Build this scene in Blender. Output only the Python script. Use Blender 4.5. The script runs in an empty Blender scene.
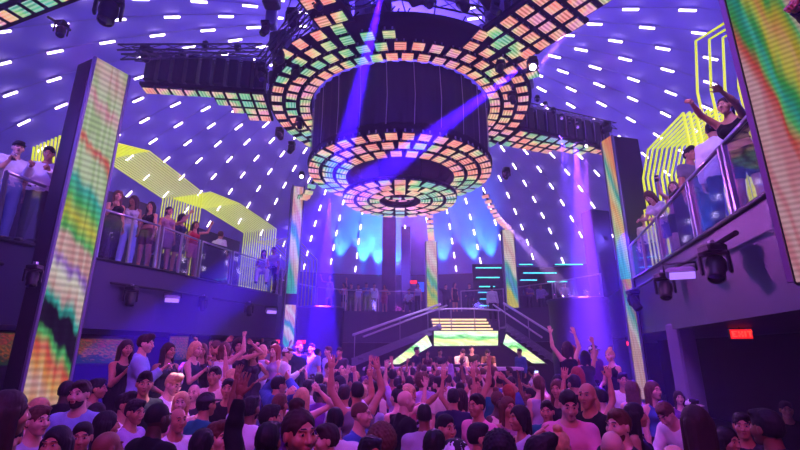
import bpy, math, random
import numpy as np
from mathutils import Vector, Matrix
random.seed(7); RNG = np.random.default_rng(7)
scn = bpy.context.scene; COL = scn.collection
PI = math.pi
# ---------- camera numbers (800x450 frame) ----------
TH = math.radians(16.1); SN, CS = math.sin(TH), math.cos(TH); FP = 443.0; CH = 2.15
def at(px, py, Y):
    """world point on the plane y=Y seen at a picture position"""
    r = (225 - py) / FP
    z = Y * (SN + CS * r) / (CS - SN * r)
    d = CS * Y + SN * z
    return Vector(((px - 400) / FP * d, Y, z + CH))
def X(px, Y, Z):
    return (px - 400) / FP * (CS * Y + SN * (Z - CH))
# ---------- object helpers ----------
def link(name, me, parent=None, mats=None):
    o = bpy.data.objects.new(name, me); COL.objects.link(o)
    if mats and me is not None:
        for m in (mats if isinstance(mats, (list, tuple)) else [mats]): me.materials.append(m)
    if parent is not None: o.parent = parent
    return o
def tag(o, label=None, cat=None, group=None, kind=None):
    if label: o['label'] = label
    if cat: o['category'] = cat
    if group: o['group'] = group
    if kind: o['kind'] = kind
    return o
def empty(name, loc=(0, 0, 0), rz=0.0):
    o = bpy.data.objects.new(name, None); COL.objects.link(o)
    o.location = loc; o.rotation_euler = (0, 0, rz); o.empty_display_size = .2
    return o
def copy_tree(o, parent=None):
    c = o.copy(); COL.objects.link(c)
    if parent is not None: c.parent = parent
    for ch in o.children: copy_tree(ch, c)
    return c
class MB:
    def __init__(s): s.v = []; s.f = []; s.m = []; s.sm = []
    def add(s, vs, fs, mi=0, smooth=False):
        n = len(s.v); s.v += [tuple(v) for v in vs]
        for f in fs: s.f.append(tuple(n + i for i in f)); s.m.append(mi); s.sm.append(smooth)
        return s
    def box(s, c, d, rot=None, mi=0, bev=0.0):
        x, y, z = d[0] / 2, d[1] / 2, d[2] / 2; c = Vector(c)
        if bev > 0:
            b = min(bev, x * .8, y * .8, z * .8); vs = []; 
            # chamfered box: three rings
            for (zz, k) in ((-z, b), (-z + b, 0), (z - b, 0), (z, b)):
                X_, Y_ = x - k, y - k
                vs += [Vector((-X_ + b, -Y_, zz)), Vector((X_ - b, -Y_, zz)), Vector((X_, -Y_ + b, zz)), Vector((X_, Y_ - b, zz)),
                       Vector((X_ - b, Y_, zz)), Vector((-X_ + b, Y_, zz)), Vector((-X_, Y_ - b, zz)), Vector((-X_, -Y_ + b, zz))]
            fs = [tuple(range(7, -1, -1)), tuple(range(24, 32))]
            for r in range(3):
                for i in range(8):
                    j = (i + 1) % 8; fs.append((r * 8 + i, r * 8 + j, r * 8 + 8 + j, r * 8 + 8 + i))
        else:
            vs = [Vector((sx * x, sy * y, sz * z)) for sz in (-1, 1) for sy in (-1, 1) for sx in (-1, 1)]
            fs = [(0, 2, 3, 1), (4, 5, 7, 6), (0, 1, 5, 4), (2, 6, 7, 3), (0, 4, 6, 2), (1, 3, 7, 5)]
        if rot is not None: vs = [rot @ v for v in vs]
        return s.add([v + c for v in vs], fs, mi)
    def tube(s, pts, r, n=8, mi=0, cap=True):
        pts = [Vector(p) for p in pts]; rr = r if isinstance(r, (list, tuple)) else [r] * len(pts)
        vs = []; up = Vector((0, 0, 1)); prev = None
        for i, p in enumerate(pts):
            t = (pts[min(i + 1, len(pts) - 1)] - pts[max(i - 1, 0)]).normalized()
            if prev is None:
                a = t.cross(up)
                if a.length < .05: a = t.cross(Vector((1, 0, 0)))
                a.normalize()
            else:
                a = prev - t * prev.dot(t); a.normalize()
            prev = a; b = t.cross(a)
            for k in range(n):
                q = 2 * PI * k / n; vs.append(p + (a * math.cos(q) + b * math.sin(q)) * rr[i])
        fs = []
        for i in range(len(pts) - 1):
            for k in range(n):
                j = (k + 1) % n; fs.append((i * n + k, i * n + j, i * n + n + j, i * n + n + k))
        s.add(vs, fs, mi, True)
        if cap:
            m = len(s.v) - len(vs)
            s.f.append(tuple(m + k for k in range(n - 1, -1, -1))); s.m.append(mi); s.sm.append(False)
            e = m + (len(pts) - 1) * n; s.f.append(tuple(e + k for k in range(n))); s.m.append(mi); s.sm.append(False)
        return s
    def lathe(s, prof, c=(0, 0, 0), n=24, mi=0, rot=None, a0=0.0, a1=2 * PI):
        c = Vector(c); full = abs(a1 - a0 - 2 * PI) < 1e-6; cnt = n if full else n + 1; vs = []
        for k in range(cnt):
            q = a0 + (a1 - a0) * k / n
            for (r, z) in prof:
                v = Vector((r * math.cos(q), r * math.sin(q), z))
                if rot is not None: v = rot @ v
                vs.append(v + c)
        m = len(prof); fs = []
        for k in range(n):
            j = (k + 1) % cnt
            for i in range(m - 1): fs.append((k * m + i, j * m + i, j * m + i + 1, k * m + i + 1))
        return s.add(vs, fs, mi, True)
    def prism(s, poly, z0, z1, mi=0):
        n = len(poly); vs = [(p[0], p[1], z0) for p in poly] + [(p[0], p[1], z1) for p in poly]
        fs = [tuple(range(n - 1, -1, -1)), tuple(range(n, 2 * n))] + [(i, (i + 1) % n, n + (i + 1) % n, n + i) for i in range(n)]
        return s.add(vs, fs, mi)
    def mesh(s, name):
        me = bpy.data.meshes.new(name); me.from_pydata(s.v, [], s.f)
        me.polygons.foreach_set('material_index', s.m); me.polygons.foreach_set('use_smooth', s.sm); me.update()
        return me
    def build(s, name, mats, parent=None):
        return link(name, s.mesh(name), parent, mats)
# ---------- materials ----------
class NT:
    def __init__(s, name):
        s.mat = bpy.data.materials.new(name); s.mat.use_nodes = True; s.t = s.mat.node_tree; s.t.nodes.clear()
        s.out = s.n('ShaderNodeOutputMaterial')
    def n(s, typ, **kw):
        o = s.t.nodes.new(typ)
        for k, v in kw.items(): setattr(o, k, v)
        return o
    def l(s, a, b): s.t.links.new(a, b)
    def val(s, sock, v):
        if hasattr(v, 'is_linked') or isinstance(v, bpy.types.NodeSocket): s.l(v, sock)
        else: sock.default_value = v
    def math(s, op, a, b=0.0):
        o = s.n('ShaderNodeMath', operation=op); s.val(o.inputs[0], a); s.val(o.inputs[1], b); return o.outputs[0]
    def noise(s, vec, scale, detail=3.0, rough=.5):
        o = s.n('ShaderNodeTexNoise'); s.l(vec, o.inputs['Vector']); o.inputs['Scale'].default_value = scale
        o.inputs['Detail'].default_value = detail; o.inputs['Roughness'].default_value = rough; return o
    def ramp(s, fac, stops, interp='LINEAR'):
        o = s.n('ShaderNodeValToRGB'); s.l(fac, o.inputs[0]); cr = o.color_ramp; cr.interpolation = interp
        while len(cr.elements) > 1: cr.elements.remove(cr.elements[-1])
        cr.elements[0].position = stops[0][0]; cr.elements[0].color = (*stops[0][1], 1)
        for p, c in stops[1:]:
            e = cr.elements.new(p); e.color = (*c, 1)
        return o.outputs[0]
def c3(h):  # sRGB 0-255 -> linear
    return tuple(((x / 255) / 12.92 if x / 255 <= .04045 else ((x / 255 + .055) / 1.055) ** 2.4) for x in h)
def pbr(name, col, rough=.6, metal=0.0, noise=0.0, nscale=8.0, bump=0.0, objcol=False, spec=.4):
    t = NT(name); b = t.n('ShaderNodeBsdfPrincipled'); t.l(b.outputs[0], t.out.inputs[0])
    b.inputs['Roughness'].default_value = rough; b.inputs['Metallic'].default_value = metal
    b.inputs['Specular IOR Level'].default_value = spec
    tc = t.n('ShaderNodeTexCoord')
    if objcol:
        src = t.n('ShaderNodeObjectInfo').outputs['Color']
    else:
        src = t.n('ShaderNodeRGB').outputs[0]; src.default_value = (*col, 1)
    if noise > 0:
        nz = t.noise(tc.outputs['Object'], nscale)
        hs = t.n('ShaderNodeHueSaturation'); t.l(src, hs.inputs['Color'])
        mr = t.n('ShaderNodeMapRange'); t.l(nz.outputs[0], mr.inputs[0]); mr.inputs[3].default_value = 1 - noise; mr.inputs[4].default_value = 1 + noise
        t.l(mr.outputs[0], hs.inputs['Value']); src = hs.outputs[0]
        if bump > 0:
            bp = t.n('ShaderNodeBump'); bp.inputs['Strength'].default_value = bump; t.l(nz.outputs[0], bp.inputs['Height']); t.l(bp.outputs[0], b.inputs['Normal'])
    t.l(src, b.inputs['Base Color'])
    return t.mat
def emit(name, col, strength):
    t = NT(name); e = t.n('ShaderNodeEmission'); e.inputs[0].default_value = (*col, 1); e.inputs[1].default_value = strength
    t.l(e.outputs[0], t.out.inputs[0]); return t.mat
def screen(name, stops, strength=1.0, diag=.5, warp=.25, seed=0.0, lines=60, scale=(1, 1, 1), nscale=1.6, linedepth=.35):
    """LED video picture: colours run along the height, bent by swirls, crossed by dark pixel lines"""
    t = NT(name); tc = t.n('ShaderNodeTexCoord'); mp = t.n('ShaderNodeMapping')
    t.l(tc.outputs['Generated'], mp.inputs[0]); mp.inputs['Scale'].default_value = scale; mp.inputs['Location'].default_value = (seed, seed * .37, seed * .11)
    nz = t.noise(mp.outputs[0], nscale, 3.0, .6)
    sp = t.n('ShaderNodeSeparateXYZ'); t.l(tc.outputs['Generated'], sp.inputs[0])
    w = t.math('MULTIPLY', t.math('SUBTRACT', nz.outputs[0], .5), warp)
    dg = t.math('MULTIPLY', t.math('SUBTRACT', t.math('ADD', sp.outputs[0], sp.outputs[1]), 1.0), diag)
    f = t.math('ADD', t.math('ADD', sp.outputs[2], w), dg)
    c = t.ramp(f, stops)
    # streaks of a second swirl
    wv = t.n('ShaderNodeTexWave', wave_type='BANDS', bands_direction='DIAGONAL'); t.l(mp.outputs[0], wv.inputs[0])
    wv.inputs['Scale'].default_value = 2.2; wv.inputs['Distortion'].default_value = 9; wv.inputs['Detail'].default_value = 2; wv.inputs['Detail Scale'].default_value = 1.2
    mx = t.n('ShaderNodeMixRGB', blend_type='SOFT_LIGHT'); mx.inputs[0].default_value = .45; t.l(c, mx.inputs[1]); t.l(wv.outputs[0], mx.inputs[2])
    ln = t.math('SINE', t.math('MULTIPLY', sp.outputs[2], lines * 2 * PI))
    ln = t.math('ADD', t.math('MULTIPLY', ln, linedepth * .5), 1 - linedepth * .5)
    e = t.n('ShaderNodeEmission'); t.l(mx.outputs[0], e.inputs[0]); t.l(t.math('MULTIPLY', ln, strength), e.inputs[1])
    t.l(e.outputs[0], t.out.inputs[0]); return t.mat
def glass(name, tint=(.86, .84, .98), amt=.03):
    t = NT(name); tr = t.n('ShaderNodeBsdfTransparent'); gl = t.n('ShaderNodeBsdfGlossy'); mx = t.n('ShaderNodeMixShader')
    tr.inputs[0].default_value = (*tint, 1); gl.inputs['Roughness'].default_value = .05; lw = t.n('ShaderNodeLayerWeight'); lw.inputs[0].default_value = .3
    t.l(t.math('ADD', t.math('MULTIPLY', lw.outputs['Fresnel'], .28), amt), mx.inputs[0]); t.l(tr.outputs[0], mx.inputs[1]); t.l(gl.outputs[0], mx.inputs[2])
    t.l(mx.outputs[0], t.out.inputs[0]); return t.mat
# ---------- people: signed distance fields -> smooth meshes ----------
def V(*a): return np.array(a, float)
class Field:
    def __init__(s, lo, hi, h):
        s.lo = np.array(lo, float); s.h = h
        s.n = np.ceil((np.array(hi) - s.lo) / h).astype(int) + 1
        s.ax = [s.lo[i] + h * np.arange(s.n[i]) for i in range(3)]
    def new(s): return np.full(s.n, .3, np.float32)
    def sub(s, lo, hi):
        a = np.clip(np.floor((lo - s.lo) / s.h).astype(int), 0, s.n - 1); b = np.clip(np.ceil((hi - s.lo) / s.h).astype(int) + 1, 1, s.n)
        sl = tuple(slice(a[i], max(b[i], a[i] + 1)) for i in range(3))
        return sl, np.stack(np.meshgrid(s.ax[0][sl[0]], s.ax[1][sl[1]], s.ax[2][sl[2]], indexing='ij'), -1)
    def put(s, D, sl, d, k):
        a = D[sl]
        if k <= 0: D[sl] = np.minimum(a, d); return
        q = np.maximum(k - np.abs(a - d), 0) / k
        D[sl] = np.minimum(a, d) - q * q * k * .25
    def cap(s, D, a, b, ra, rb, k=.03, flat=None, fr=None):
        """round cone a->b; flat=(scale of x,y,z) in the frame fr"""
        a = np.array(a, float); b = np.array(b, float); m = max(ra, rb) * (1 if flat is None else 1 / min(flat)) + .06
        sl, P = s.sub(np.minimum(a, b) - m, np.maximum(a, b) + m)
        A = P - a; B = b - a
        if fr is not None: A = A @ fr; B = B @ fr
        if flat is not None: A = A * flat; B = B * np.array(flat)
        L = max(B @ B, 1e-9); t = np.clip((A @ B) / L, 0, 1)
        d = np.linalg.norm(A - t[..., None] * B, axis=-1) - (ra + (rb - ra) * t)
        s.put(D, sl, d, k)
    def ell(s, D, c, r, k=.02, fr=None, sub=False):
        c = np.array(c, float); r = np.array(r, float); m = r.max() + .05
        sl, P = s.sub(c - m, c + m); A = P - c
        if fr is not None: A = A @ fr
        q = np.linalg.norm(A / r, axis=-1); w = np.linalg.norm(A / r ** 2, axis=-1)
        d = np.where(w > 1e-6, q * (q - 1) / np.maximum(w, 1e-6), -r.min())
        if not sub: s.put(D, sl, d, k)
        else:
            a = D[sl]; qq = np.maximum(k - np.abs(a + d), 0) / max(k, 1e-6); D[sl] = np.maximum(a, -d) + qq * qq * k * .25
def snet(F, D):
    ins = D < 0; n = np.array(D.shape) - 1
    cnt = np.zeros(n, np.float32); acc = np.zeros((*n, 3), np.float32)
    c = [(i, j, k) for i in (0, 1) for j in (0, 1) for k in (0, 1)]
    def cut(A, o): return A[o[0]:o[0] + n[0], o[1]:o[1] + n[1], o[2]:o[2] + n[2]]
    tot = sum(cut(ins, o).astype(np.int8) for o in c); act = (tot > 0) & (tot < 8)
    idx = np.argwhere(act)
    vals = {o: D[idx[:, 0] + o[0], idx[:, 1] + o[1], idx[:, 2] + o[2]] for o in c}
    P = np.zeros((len(idx), 3)); N = np.zeros(len(idx))
    for o in c:
        for ax in range(3):
            if o[ax] == 0:
                q = list(o); q[ax] = 1; q = tuple(q); a, b = vals[o], vals[q]
                m = (a < 0) != (b < 0); t = np.where(m, a / np.where(m, a - b, 1), 0)
                e = np.array(o, float)[None, :].repeat(len(idx), 0); e[:, ax] += t; P += e * m[:, None]; N += m
    P = (P / N[:, None] + idx) * F.h + F.lo
    num = -np.ones(n, int); num[tuple(idx.T)] = np.arange(len(idx))
    faces = []
    for ax in range(3):
        u, v = (ax + 1) % 3, (ax + 2) % 3
        a = [slice(None)] * 3; b = [slice(None)] * 3; a[ax] = slice(0, -1); b[ax] = slice(1, None)
        ia, ib = ins[tuple(a)], ins[tuple(b)]; E_ = np.argwhere(ia != ib)
        ok = (E_[:, u] > 0) & (E_[:, v] > 0) & (E_[:, u] < n[u]) & (E_[:, v] < n[v]); E_ = E_[ok]
        fl = ia[tuple(E_.T)]
        def g(du, dv):
            q = E_.copy(); q[:, u] -= du; q[:, v] -= dv; return num[tuple(q.T)]
        q = np.stack([g(1, 1), g(0, 1), g(0, 0), g(1, 0)], 1); q[~fl] = q[~fl][:, ::-1]; faces.append(q)
    Fc = np.concatenate(faces); Fc = Fc[(Fc >= 0).all(1)]
    return P, Fc
def relax(P, Fc, it=1, w=.5):
    for _ in range(it):
        A = np.zeros_like(P); c = np.zeros(len(P))
        for i in range(4):
            np.add.at(A, Fc[:, i], P[Fc[:, (i + 1) % 4]]); np.add.at(A, Fc[:, i], P[Fc[:, (i - 1) % 4]]); np.add.at(c, Fc[:, i], 2)
        P = P * (1 - w) + w * A / np.maximum(c, 1)[:, None]
    return P
def npmesh(name, P, Fc, mi=None, mats=()):
    me = bpy.data.meshes.new(name)
    me.vertices.add(len(P)); me.vertices.foreach_set('co', np.asarray(P, np.float32).ravel())
    me.loops.add(len(Fc) * 4); me.loops.foreach_set('vertex_index', Fc.ravel().astype(np.int32))
    me.polygons.add(len(Fc)); me.polygons.foreach_set('loop_start', (np.arange(len(Fc)) * 4).astype(np.int32))
    if mi is not None: me.polygons.foreach_set('material_index', mi.astype(np.int32))
    me.polygons.foreach_set('use_smooth', np.ones(len(Fc), bool)); me.update(calc_edges=True)
    for m in mats: me.materials.append(m)
    return me
SKIN = pbr('skin', (1, 1, 1), .5, objcol=True, noise=.06, nscale=6)
EYE = pbr('eye', c3((30, 22, 20)), .2); EYEW = pbr('eye_white', c3((165, 150, 150)), .3)
LIP = pbr('lips', c3((172, 98, 92)), .5); BROW = pbr('brow', c3((28, 20, 18)), .8)
CLOTH = pbr('cloth', (1, 1, 1), .85, objcol=True, noise=.12, nscale=9, bump=.25, spec=.2)
HAIR = pbr('hair', (1, 1, 1), .62, objcol=True, noise=.45, nscale=24, bump=.8, spec=.25)
SHOE = pbr('shoe_leather', c3((40, 36, 40)), .5)
# head, face towards -y, origin in the middle of the head
def head_mesh(fem, h=.0062):
    F = Field((-.11, -.14, -.15), (.11, .13, .14), h); D = F.new()
    F.ell(D, (0, .014, .022), (.076, .094, .093), .02)
    F.ell(D, (0, -.022, -.045), (.056 if fem else .060, .068, .072), .035)
    F.ell(D, (0, -.064, -.096), (.022 if fem else .028, .022, .020), .03)
    F.cap(D, (-.04, -.062, -.022), (-.042, -.058, -.030), .026, .026, .02); F.cap(D, (.04, -.062, -.022), (.042, -.058, -.030), .026, .026, .02)
    F.ell(D, (-.031, -.108, .010), (.021, .022, .014), .014, sub=True); F.ell(D, (.031, -.108, .010), (.021, .022, .014), .014, sub=True)
    F.cap(D, (-.045, -.078, .033), (-.014, -.088, .030), .008, .008, .012); F.cap(D, (.045, -.078, .033), (.014, -.088, .030), .008, .008, .012)
    F.ell(D, (-.031, -.076, .008), (.015, .015, .011), .004); F.ell(D, (.031, -.076, .008), (.015, .015, .011), .004)
    F.cap(D, (0, -.086, .018), (0, -.108, -.026), .008, .013, .012); F.cap(D, (-.012, -.098, -.030), (.012, -.098, -.030), .009, .009, .008)
    F.ell(D, (0, -.092, -.054), (.024, .011, .007), .006); F.ell(D, (0, -.088, -.066), (.020, .012, .008), .006)
    for s in (-1, 1): F.ell(D, (s * .079, .008, -.008), (.009, .020, .031), .008)
    P, Fc = snet(F, D); P = relax(P, Fc, 1, .3)
    C_ = P[Fc].mean(1); mi = np.zeros(len(Fc), int); x = np.abs(C_[:, 0])
    e = ((x - .031) / .013) ** 2 + ((C_[:, 2] - .008) / .0072) ** 2
    mi[(e < 1) & (C_[:, 1] < -.075)] = 2; mi[(((x - .031) / .0065) ** 2 + ((C_[:, 2] - .008) / .008) ** 2 < 1) & (C_[:, 1] < -.075)] = 1
    l = (C_[:, 0] / .020) ** 2 + ((C_[:, 2] + .059) / .0095) ** 2; mi[(l < 1) & (C_[:, 1] < -.085)] = 3
    mi[(x > .014) & (x < .046) & (np.abs(C_[:, 2] - .036 + (x - .03) ** 2 * 6) < (.0036 if fem else .0046)) & (C_[:, 1] < -.06)] = 4
    return P, Fc, mi
HEADS = {False: head_mesh(False), True: head_mesh(True)}
# hands: wrist at origin, fingers +z, palm towards -y, thumb +x
def hand_mesh(kind, h=.0055):
    F = Field((-.07, -.10, -.03), (.10, .05, .22), h); D = F.new()
    F.cap(D, (-.022, 0, .03), (-.026, 0, .082), .020, .017, .01, flat=(1, 1.5, 1)); F.cap(D, (.018, 0, .03), (.026, 0, .082), .022, .018, .015, flat=(1, 1.4, 1))
    F.cap(D, (0, 0, -.025), (0, 0, .04), .024, .026, .02, flat=(1, 1.25, 1))
    c1, c2, spl = {'open': (8, 10, 1.0), 'relaxed': (28, 40, .35), 'fist': (82, 100, .1), 'point': (80, 95, .1), 'grip': (50, 65, .2)}[kind]
    for i, (x, L) in enumerate(((-.034, .060), (-.012, .074), (.011, .080), (.033, .072))):
        a1, a2 = (c1, c2) if not (kind == 'point' and i == 3) else (5, 5)
        a1, a2 = math.radians(a1), math.radians(a1 + a2); sx = (x / .034) * .25 * spl
        p0 = V(x * .9, 0, .085); d1 = V(sx, -math.sin(a1), math.cos(a1)); d2 = V(sx * .6, -math.sin(a2), math.cos(a2))
        p1 = p0 + d1 * L * .52; p2 = p1 + d2 * L * .5
        F.cap(D, p0, p1, .0105, .0095, .006); F.cap(D, p1, p2, .0095, .0078, .004)
    if kind in ('fist', 'point', 'grip'): t = [V(.028, -.008, .03), V(.05, -.028, .06), V(.022, -.046, .078)]
    elif kind == 'open': t = [V(.026, 0, .025), V(.062, -.008, .055), V(.082, -.012, .088)]
    else: t = [V(.026, 0, .025), V(.052, -.016, .058), V(.054, -.026, .092)]
    F.cap(D, t[0], t[1], .0145, .0115, .012); F.cap(D, t[1], t[2], .0115, .009, .004)
    P, Fc = snet(F, D); return P, Fc
HANDS = {k: hand_mesh(k) for k in ('open', 'relaxed', 'fist', 'point', 'grip')}
def rotm(ax, a):
    return np.array(Matrix.Rotation(a, 3, ax))
def unit(v): v = np.array(v, float); return v / np.linalg.norm(v)
# pose: arms given per side as (upper direction, fore direction, hand, palm) with x = outwards, -y = forwards
DN = ((.18, .02, -1), (.10, -.25, -1), 'relaxed')
POSES = {
 'stand': dict(L=DN, R=DN),
 'relax': dict(L=DN, R=((.25, -.15, -1), (-.35, -.8, -.3), 'fist'), head=(.25, 0)),
 'raise': dict(L=DN, R=((.35, -.25, .75), (-.05, -.12, 1), 'open'), head=(0, -.12)),
 'point': dict(L=DN, R=((.25, -.85, .35), (-.1, -.75, .6), 'point'), head=(0, -.08)),
 'fist': dict(L=((.3, -.2, -.9), (-.2, -.9, .2), 'relaxed'), R=((.55, -.3, .55), (-.15, -.1, 1), 'fist'), head=(.2, -.1)),
 'both': dict(L=((.45, -.25, .8), (.0, -.1, 1), 'open'), R=((.5, -.15, .7), (-.2, -.1, 1), 'open'), head=(0, -.15)),
 'bent': dict(L=((.7, -.2, .25), (-.75, -.1, .65), 'relaxed'), R=((.75, -.1, .35), (-.7, .05, .7), 'relaxed'), head=(-.2, .05)),
 'drink': dict(L=DN, R=((.2, -.35, -.85), (-.15, -.75, .65), 'grip'), head=(-.3, .1)),
 'phone': dict(L=((.1, -.45, -.8), (-.35, -.75, .35), 'grip'), R=((.1, -.5, -.8), (-.3, -.75, .4), 'grip'), head=(0, .35)),
 'film': dict(L=DN, R=((.15, -.9, .2), (-.1, -.55, .85), 'grip'), head=(0, -.1)),
 'rail': dict(L=((.2, -.6, -.75), (-.55, -.8, -.05), 'relaxed'), R=((.2, -.6, -.75), (-.5, -.85, .0), 'grip'), lean=.32, head=(.3, .3)),
 'hip': dict(L=((.6, .25, -.7), (-.75, -.5, -.35), 'fist'), R=DN, head=(.35, 0), sway=.04),
 'dance': dict(L=((.55, -.5, -.5), (-.1, -.7, .7), 'fist'), R=((.6, -.3, .3), (-.3, -.5, .8), 'fist'), lean=.12, head=(-.4, .1), legL=((.25, -.35, -1), (.05, .25, -1)), sway=.05),
 'bow': dict(L=((.15, -.7, -.7), (-.1, -.9, -.3), 'relaxed'), R=((.2, -.75, -.6), (-.15, -.9, -.2), 'relaxed'), lean=.5, head=(0, .45)),
 'cross': dict(L=((.12, -.3, -.9), (-.9, -.55, .12), 'fist'), R=((.12, -.3, -.9), (-.9, -.6, .2), 'fist'), head=(-.25, .05)),
 'sit': dict(L=((.2, -.5, -.8), (-.2, -.9, -.35), 'relaxed'), R=((.2, -.5, -.8), (-.2, -.9, -.2), 'relaxed'), legL=((.2, -1, -.1), (.0, -.05, -1)), legR=((.2, -1, -.1), (.0, -.12, -1)), drop=.42, head=(.2, .1)),
 'reach': dict(L=((.2, -.9, .3), (-.1, -.9, .45), 'open'), R=((.25, -.9, .5), (-.15, -.9, .35), 'grip'), lean=.25, head=(0, -.1)),
 'wave': dict(L=DN, R=((.85, -.15, .25), (.25, -.15, .95), 'open'), head=(.3, -.05)),
}
BODY = {}
def build_pose(fem, pose, H=.0135):
    key = (fem, pose)
    if key in BODY: return BODY[key]
    ps = POSES[pose]; lean = ps.get('lean', 0.0); drop = ps.get('drop', 0.0); sway = ps.get('sway', 0.0)
    pel = V(sway, 0, .95 - drop)
    fr = rotm('X', lean); up = fr @ V(0, 0, 1)       # lean forwards (-y)
    fr = fr; T = lambda x, y, z: pel + fr @ V(x, y, z)
    shw, hipw = (.148, .085) if fem else (.176, .088)
    J = {}
    J['neck'] = T(0, .012, .50); yaw, pit = ps.get('head', (0, 0))
    HR = rotm('Z', yaw) @ rotm('X', pit + lean * .5)
    J['head'] = T(0, -.005, .565) + HR @ V(0, -.012, .085)
    F = Field((-1.0, -1.0, -.01), (1.0, .55, 2.25), H)
    # joints of the limbs
    arms = {}; legs = {}
    for s, k in ((1, 'L'), (-1, 'R')):
        u, f, hd = ps[k]; S = V(s, 1, 1)
        sh = T(s * shw, .015, .405 + (.035 if u[2] > 0 else 0)); ud = unit(fr @ (V(*u) * S)) if u[2] < 0 else unit(V(*u) * S); fd = unit(V(*f) * S)
        el = sh + ud * .285; wr = el + fd * .245; arms[k] = (sh, el, wr, fd, hd, s)
        t, c = ps.get('leg' + k, ((.06, 0, -1), (.03, .02, -1))); hp = pel + V(s * hipw, 0, -.02)
        kn = hp + unit(V(*t) * S) * .43; an = kn + unit(V(*c) * S) * .42; legs[k] = (hp, kn, an)
    pts = np.array([a for k in arms for a in arms[k][:3]] + [a for k in legs for a in legs[k]] + [J['head']])
    lo = pts.min(0) - .25; hi = pts.max(0) + .25; lo[2] = min(lo[2], -.03)
    F = Field(lo, hi, H)
    tor, arU, arF, legU, legF = (F.new() for _ in range(5)); fl = (1, 1.32, 1)
    cw, bw = (.088, .062) if fem else (.108, .082)
    F.cap(tor, T(-cw, .01, .33), T(cw, .01, .33), .108 if not fem else .092, .108 if not fem else .092, .03, fl, fr)
    F.cap(tor, T(0, .01, .10), T(0, .01, .30), .125 if not fem else .105, .15 if not fem else .125, .05, fl, fr)
    F.cap(tor, T(-bw, 0, .13), T(bw, 0, .13), .088 if not fem else .076, .088 if not fem else .076, .05, fl, fr)
    F.cap(tor, T(-.075, .01, -.0), T(.075, .01, -.0), .108 if not fem else .118, .108 if not fem else .118, .05, (1, 1.15, 1), fr)
    if fem:
        for s in (-1, 1): F.ell(tor, T(s * .068, -.075, .315), (.052, .050, .052), .035)
    for s in (-1, 1): F.cap(tor, T(0, .025, .465), T(s * shw * .85, .02, .405), .050, .048, .04)
    nk = F.new(); F.cap(nk, T(0, .02, .43), J['head'] + HR @ V(0, .022, -.06), .062 if not fem else .050, .056 if not fem else .046, .0)
    m = .92 if fem else 1.06
    for k, (sh, el, wr, fd, hd, s) in arms.items():
        F.cap(arU, sh, el, .053 * m, .040 * m, .02); F.ell(arU, sh, (.056 * m,) * 3, .02)
        F.cap(arF, el, el + (wr - el) * .35, .040 * m, .041 * m, .015); F.cap(arF, el + (wr - el) * .35, wr, .040 * m, .026 * m, .02)
    for k, (hp, kn, an) in legs.items():
        F.cap(legU, hp, kn, .088 if not fem else .092, .058, .03)
        md = kn + (an - kn) * .35; F.cap(legF, kn, md + V(0, .012, 0), .056, .058, .02); F.cap(legF, md + V(0, .012, 0), an, .056, .038, .02)
    ft = F.new()
    for k, (hp, kn, an) in legs.items():
        F.cap(ft, an + V(0, .02, -.03), an + V(0, -.12, -.045), .042, .036, .02, (1, 1, 1.1))
    def smin(a, b, k):
        q = np.maximum(k - np.abs(a - b), 0) / k; return np.minimum(a, b) - q * q * k * .25
    body = smin(smin(tor, arU, .03), smin(legU, legF, .03), .04); body = smin(body, arF, .02); body = smin(body, nk, .045); body = smin(body, ft, .02)
    P, Fc = snet(F, body); P = relax(P, Fc, 1, .4); mi = np.zeros(len(Fc), int)
    Ps, Fs, Ms = [P], [Fc], [mi]; n = len(P)
    hp_, hf_, hm_ = HEADS[fem]; Ps.append(hp_ @ HR.T + J['head']); Fs.append(hf_ + n); Ms.append(hm_); n += len(hp_)
    hands = {}
    for k, (sh, el, wr, fd, hd, s) in arms.items():
        z = fd; pal = V(0, -1, 0) if fd[2] > .3 else V(-s, -.1, -.1) if fd[2] < -.4 else V(-s * .6, 0, -.8)
        y = -(pal - z * (pal @ z)); y = unit(y); x = np.cross(y, z); hp2, hf2 = HANDS[hd]; Q = hp2.copy()
        M = np.stack([x, y, z], 1)
        inward = V(-s, 0, .2)
        if (M[:, 0] @ inward) < 0: Q = Q * V(-1, 1, 1); hf2 = hf2[:, ::-1]
        if fem: Q = Q * .9
        Ps.append(Q @ M.T + wr + fd * .012); Fs.append(hf2 + n); Ms.append(np.zeros(len(hf2), int)); n += len(Q)
        hands[k] = wr + fd * .09 + (-y) * .035
    zz = V(0, 0, 1)
    mesh = npmesh('person_body', np.concatenate(Ps), np.concatenate(Fs), np.concatenate(Ms), (SKIN, EYE, EYEW, LIP, BROW))
    BODY[key] = dict(mesh=mesh, F=F, tor=tor, arU=arU, arF=arF, legU=legU, legF=legF, ft=ft, smin=smin, T=T, pel=pel, up=up, fr=fr, J=J, HR=HR, arms=arms, legs=legs, hands=hands, g={}, fem=fem)
    return BODY[key]
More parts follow.
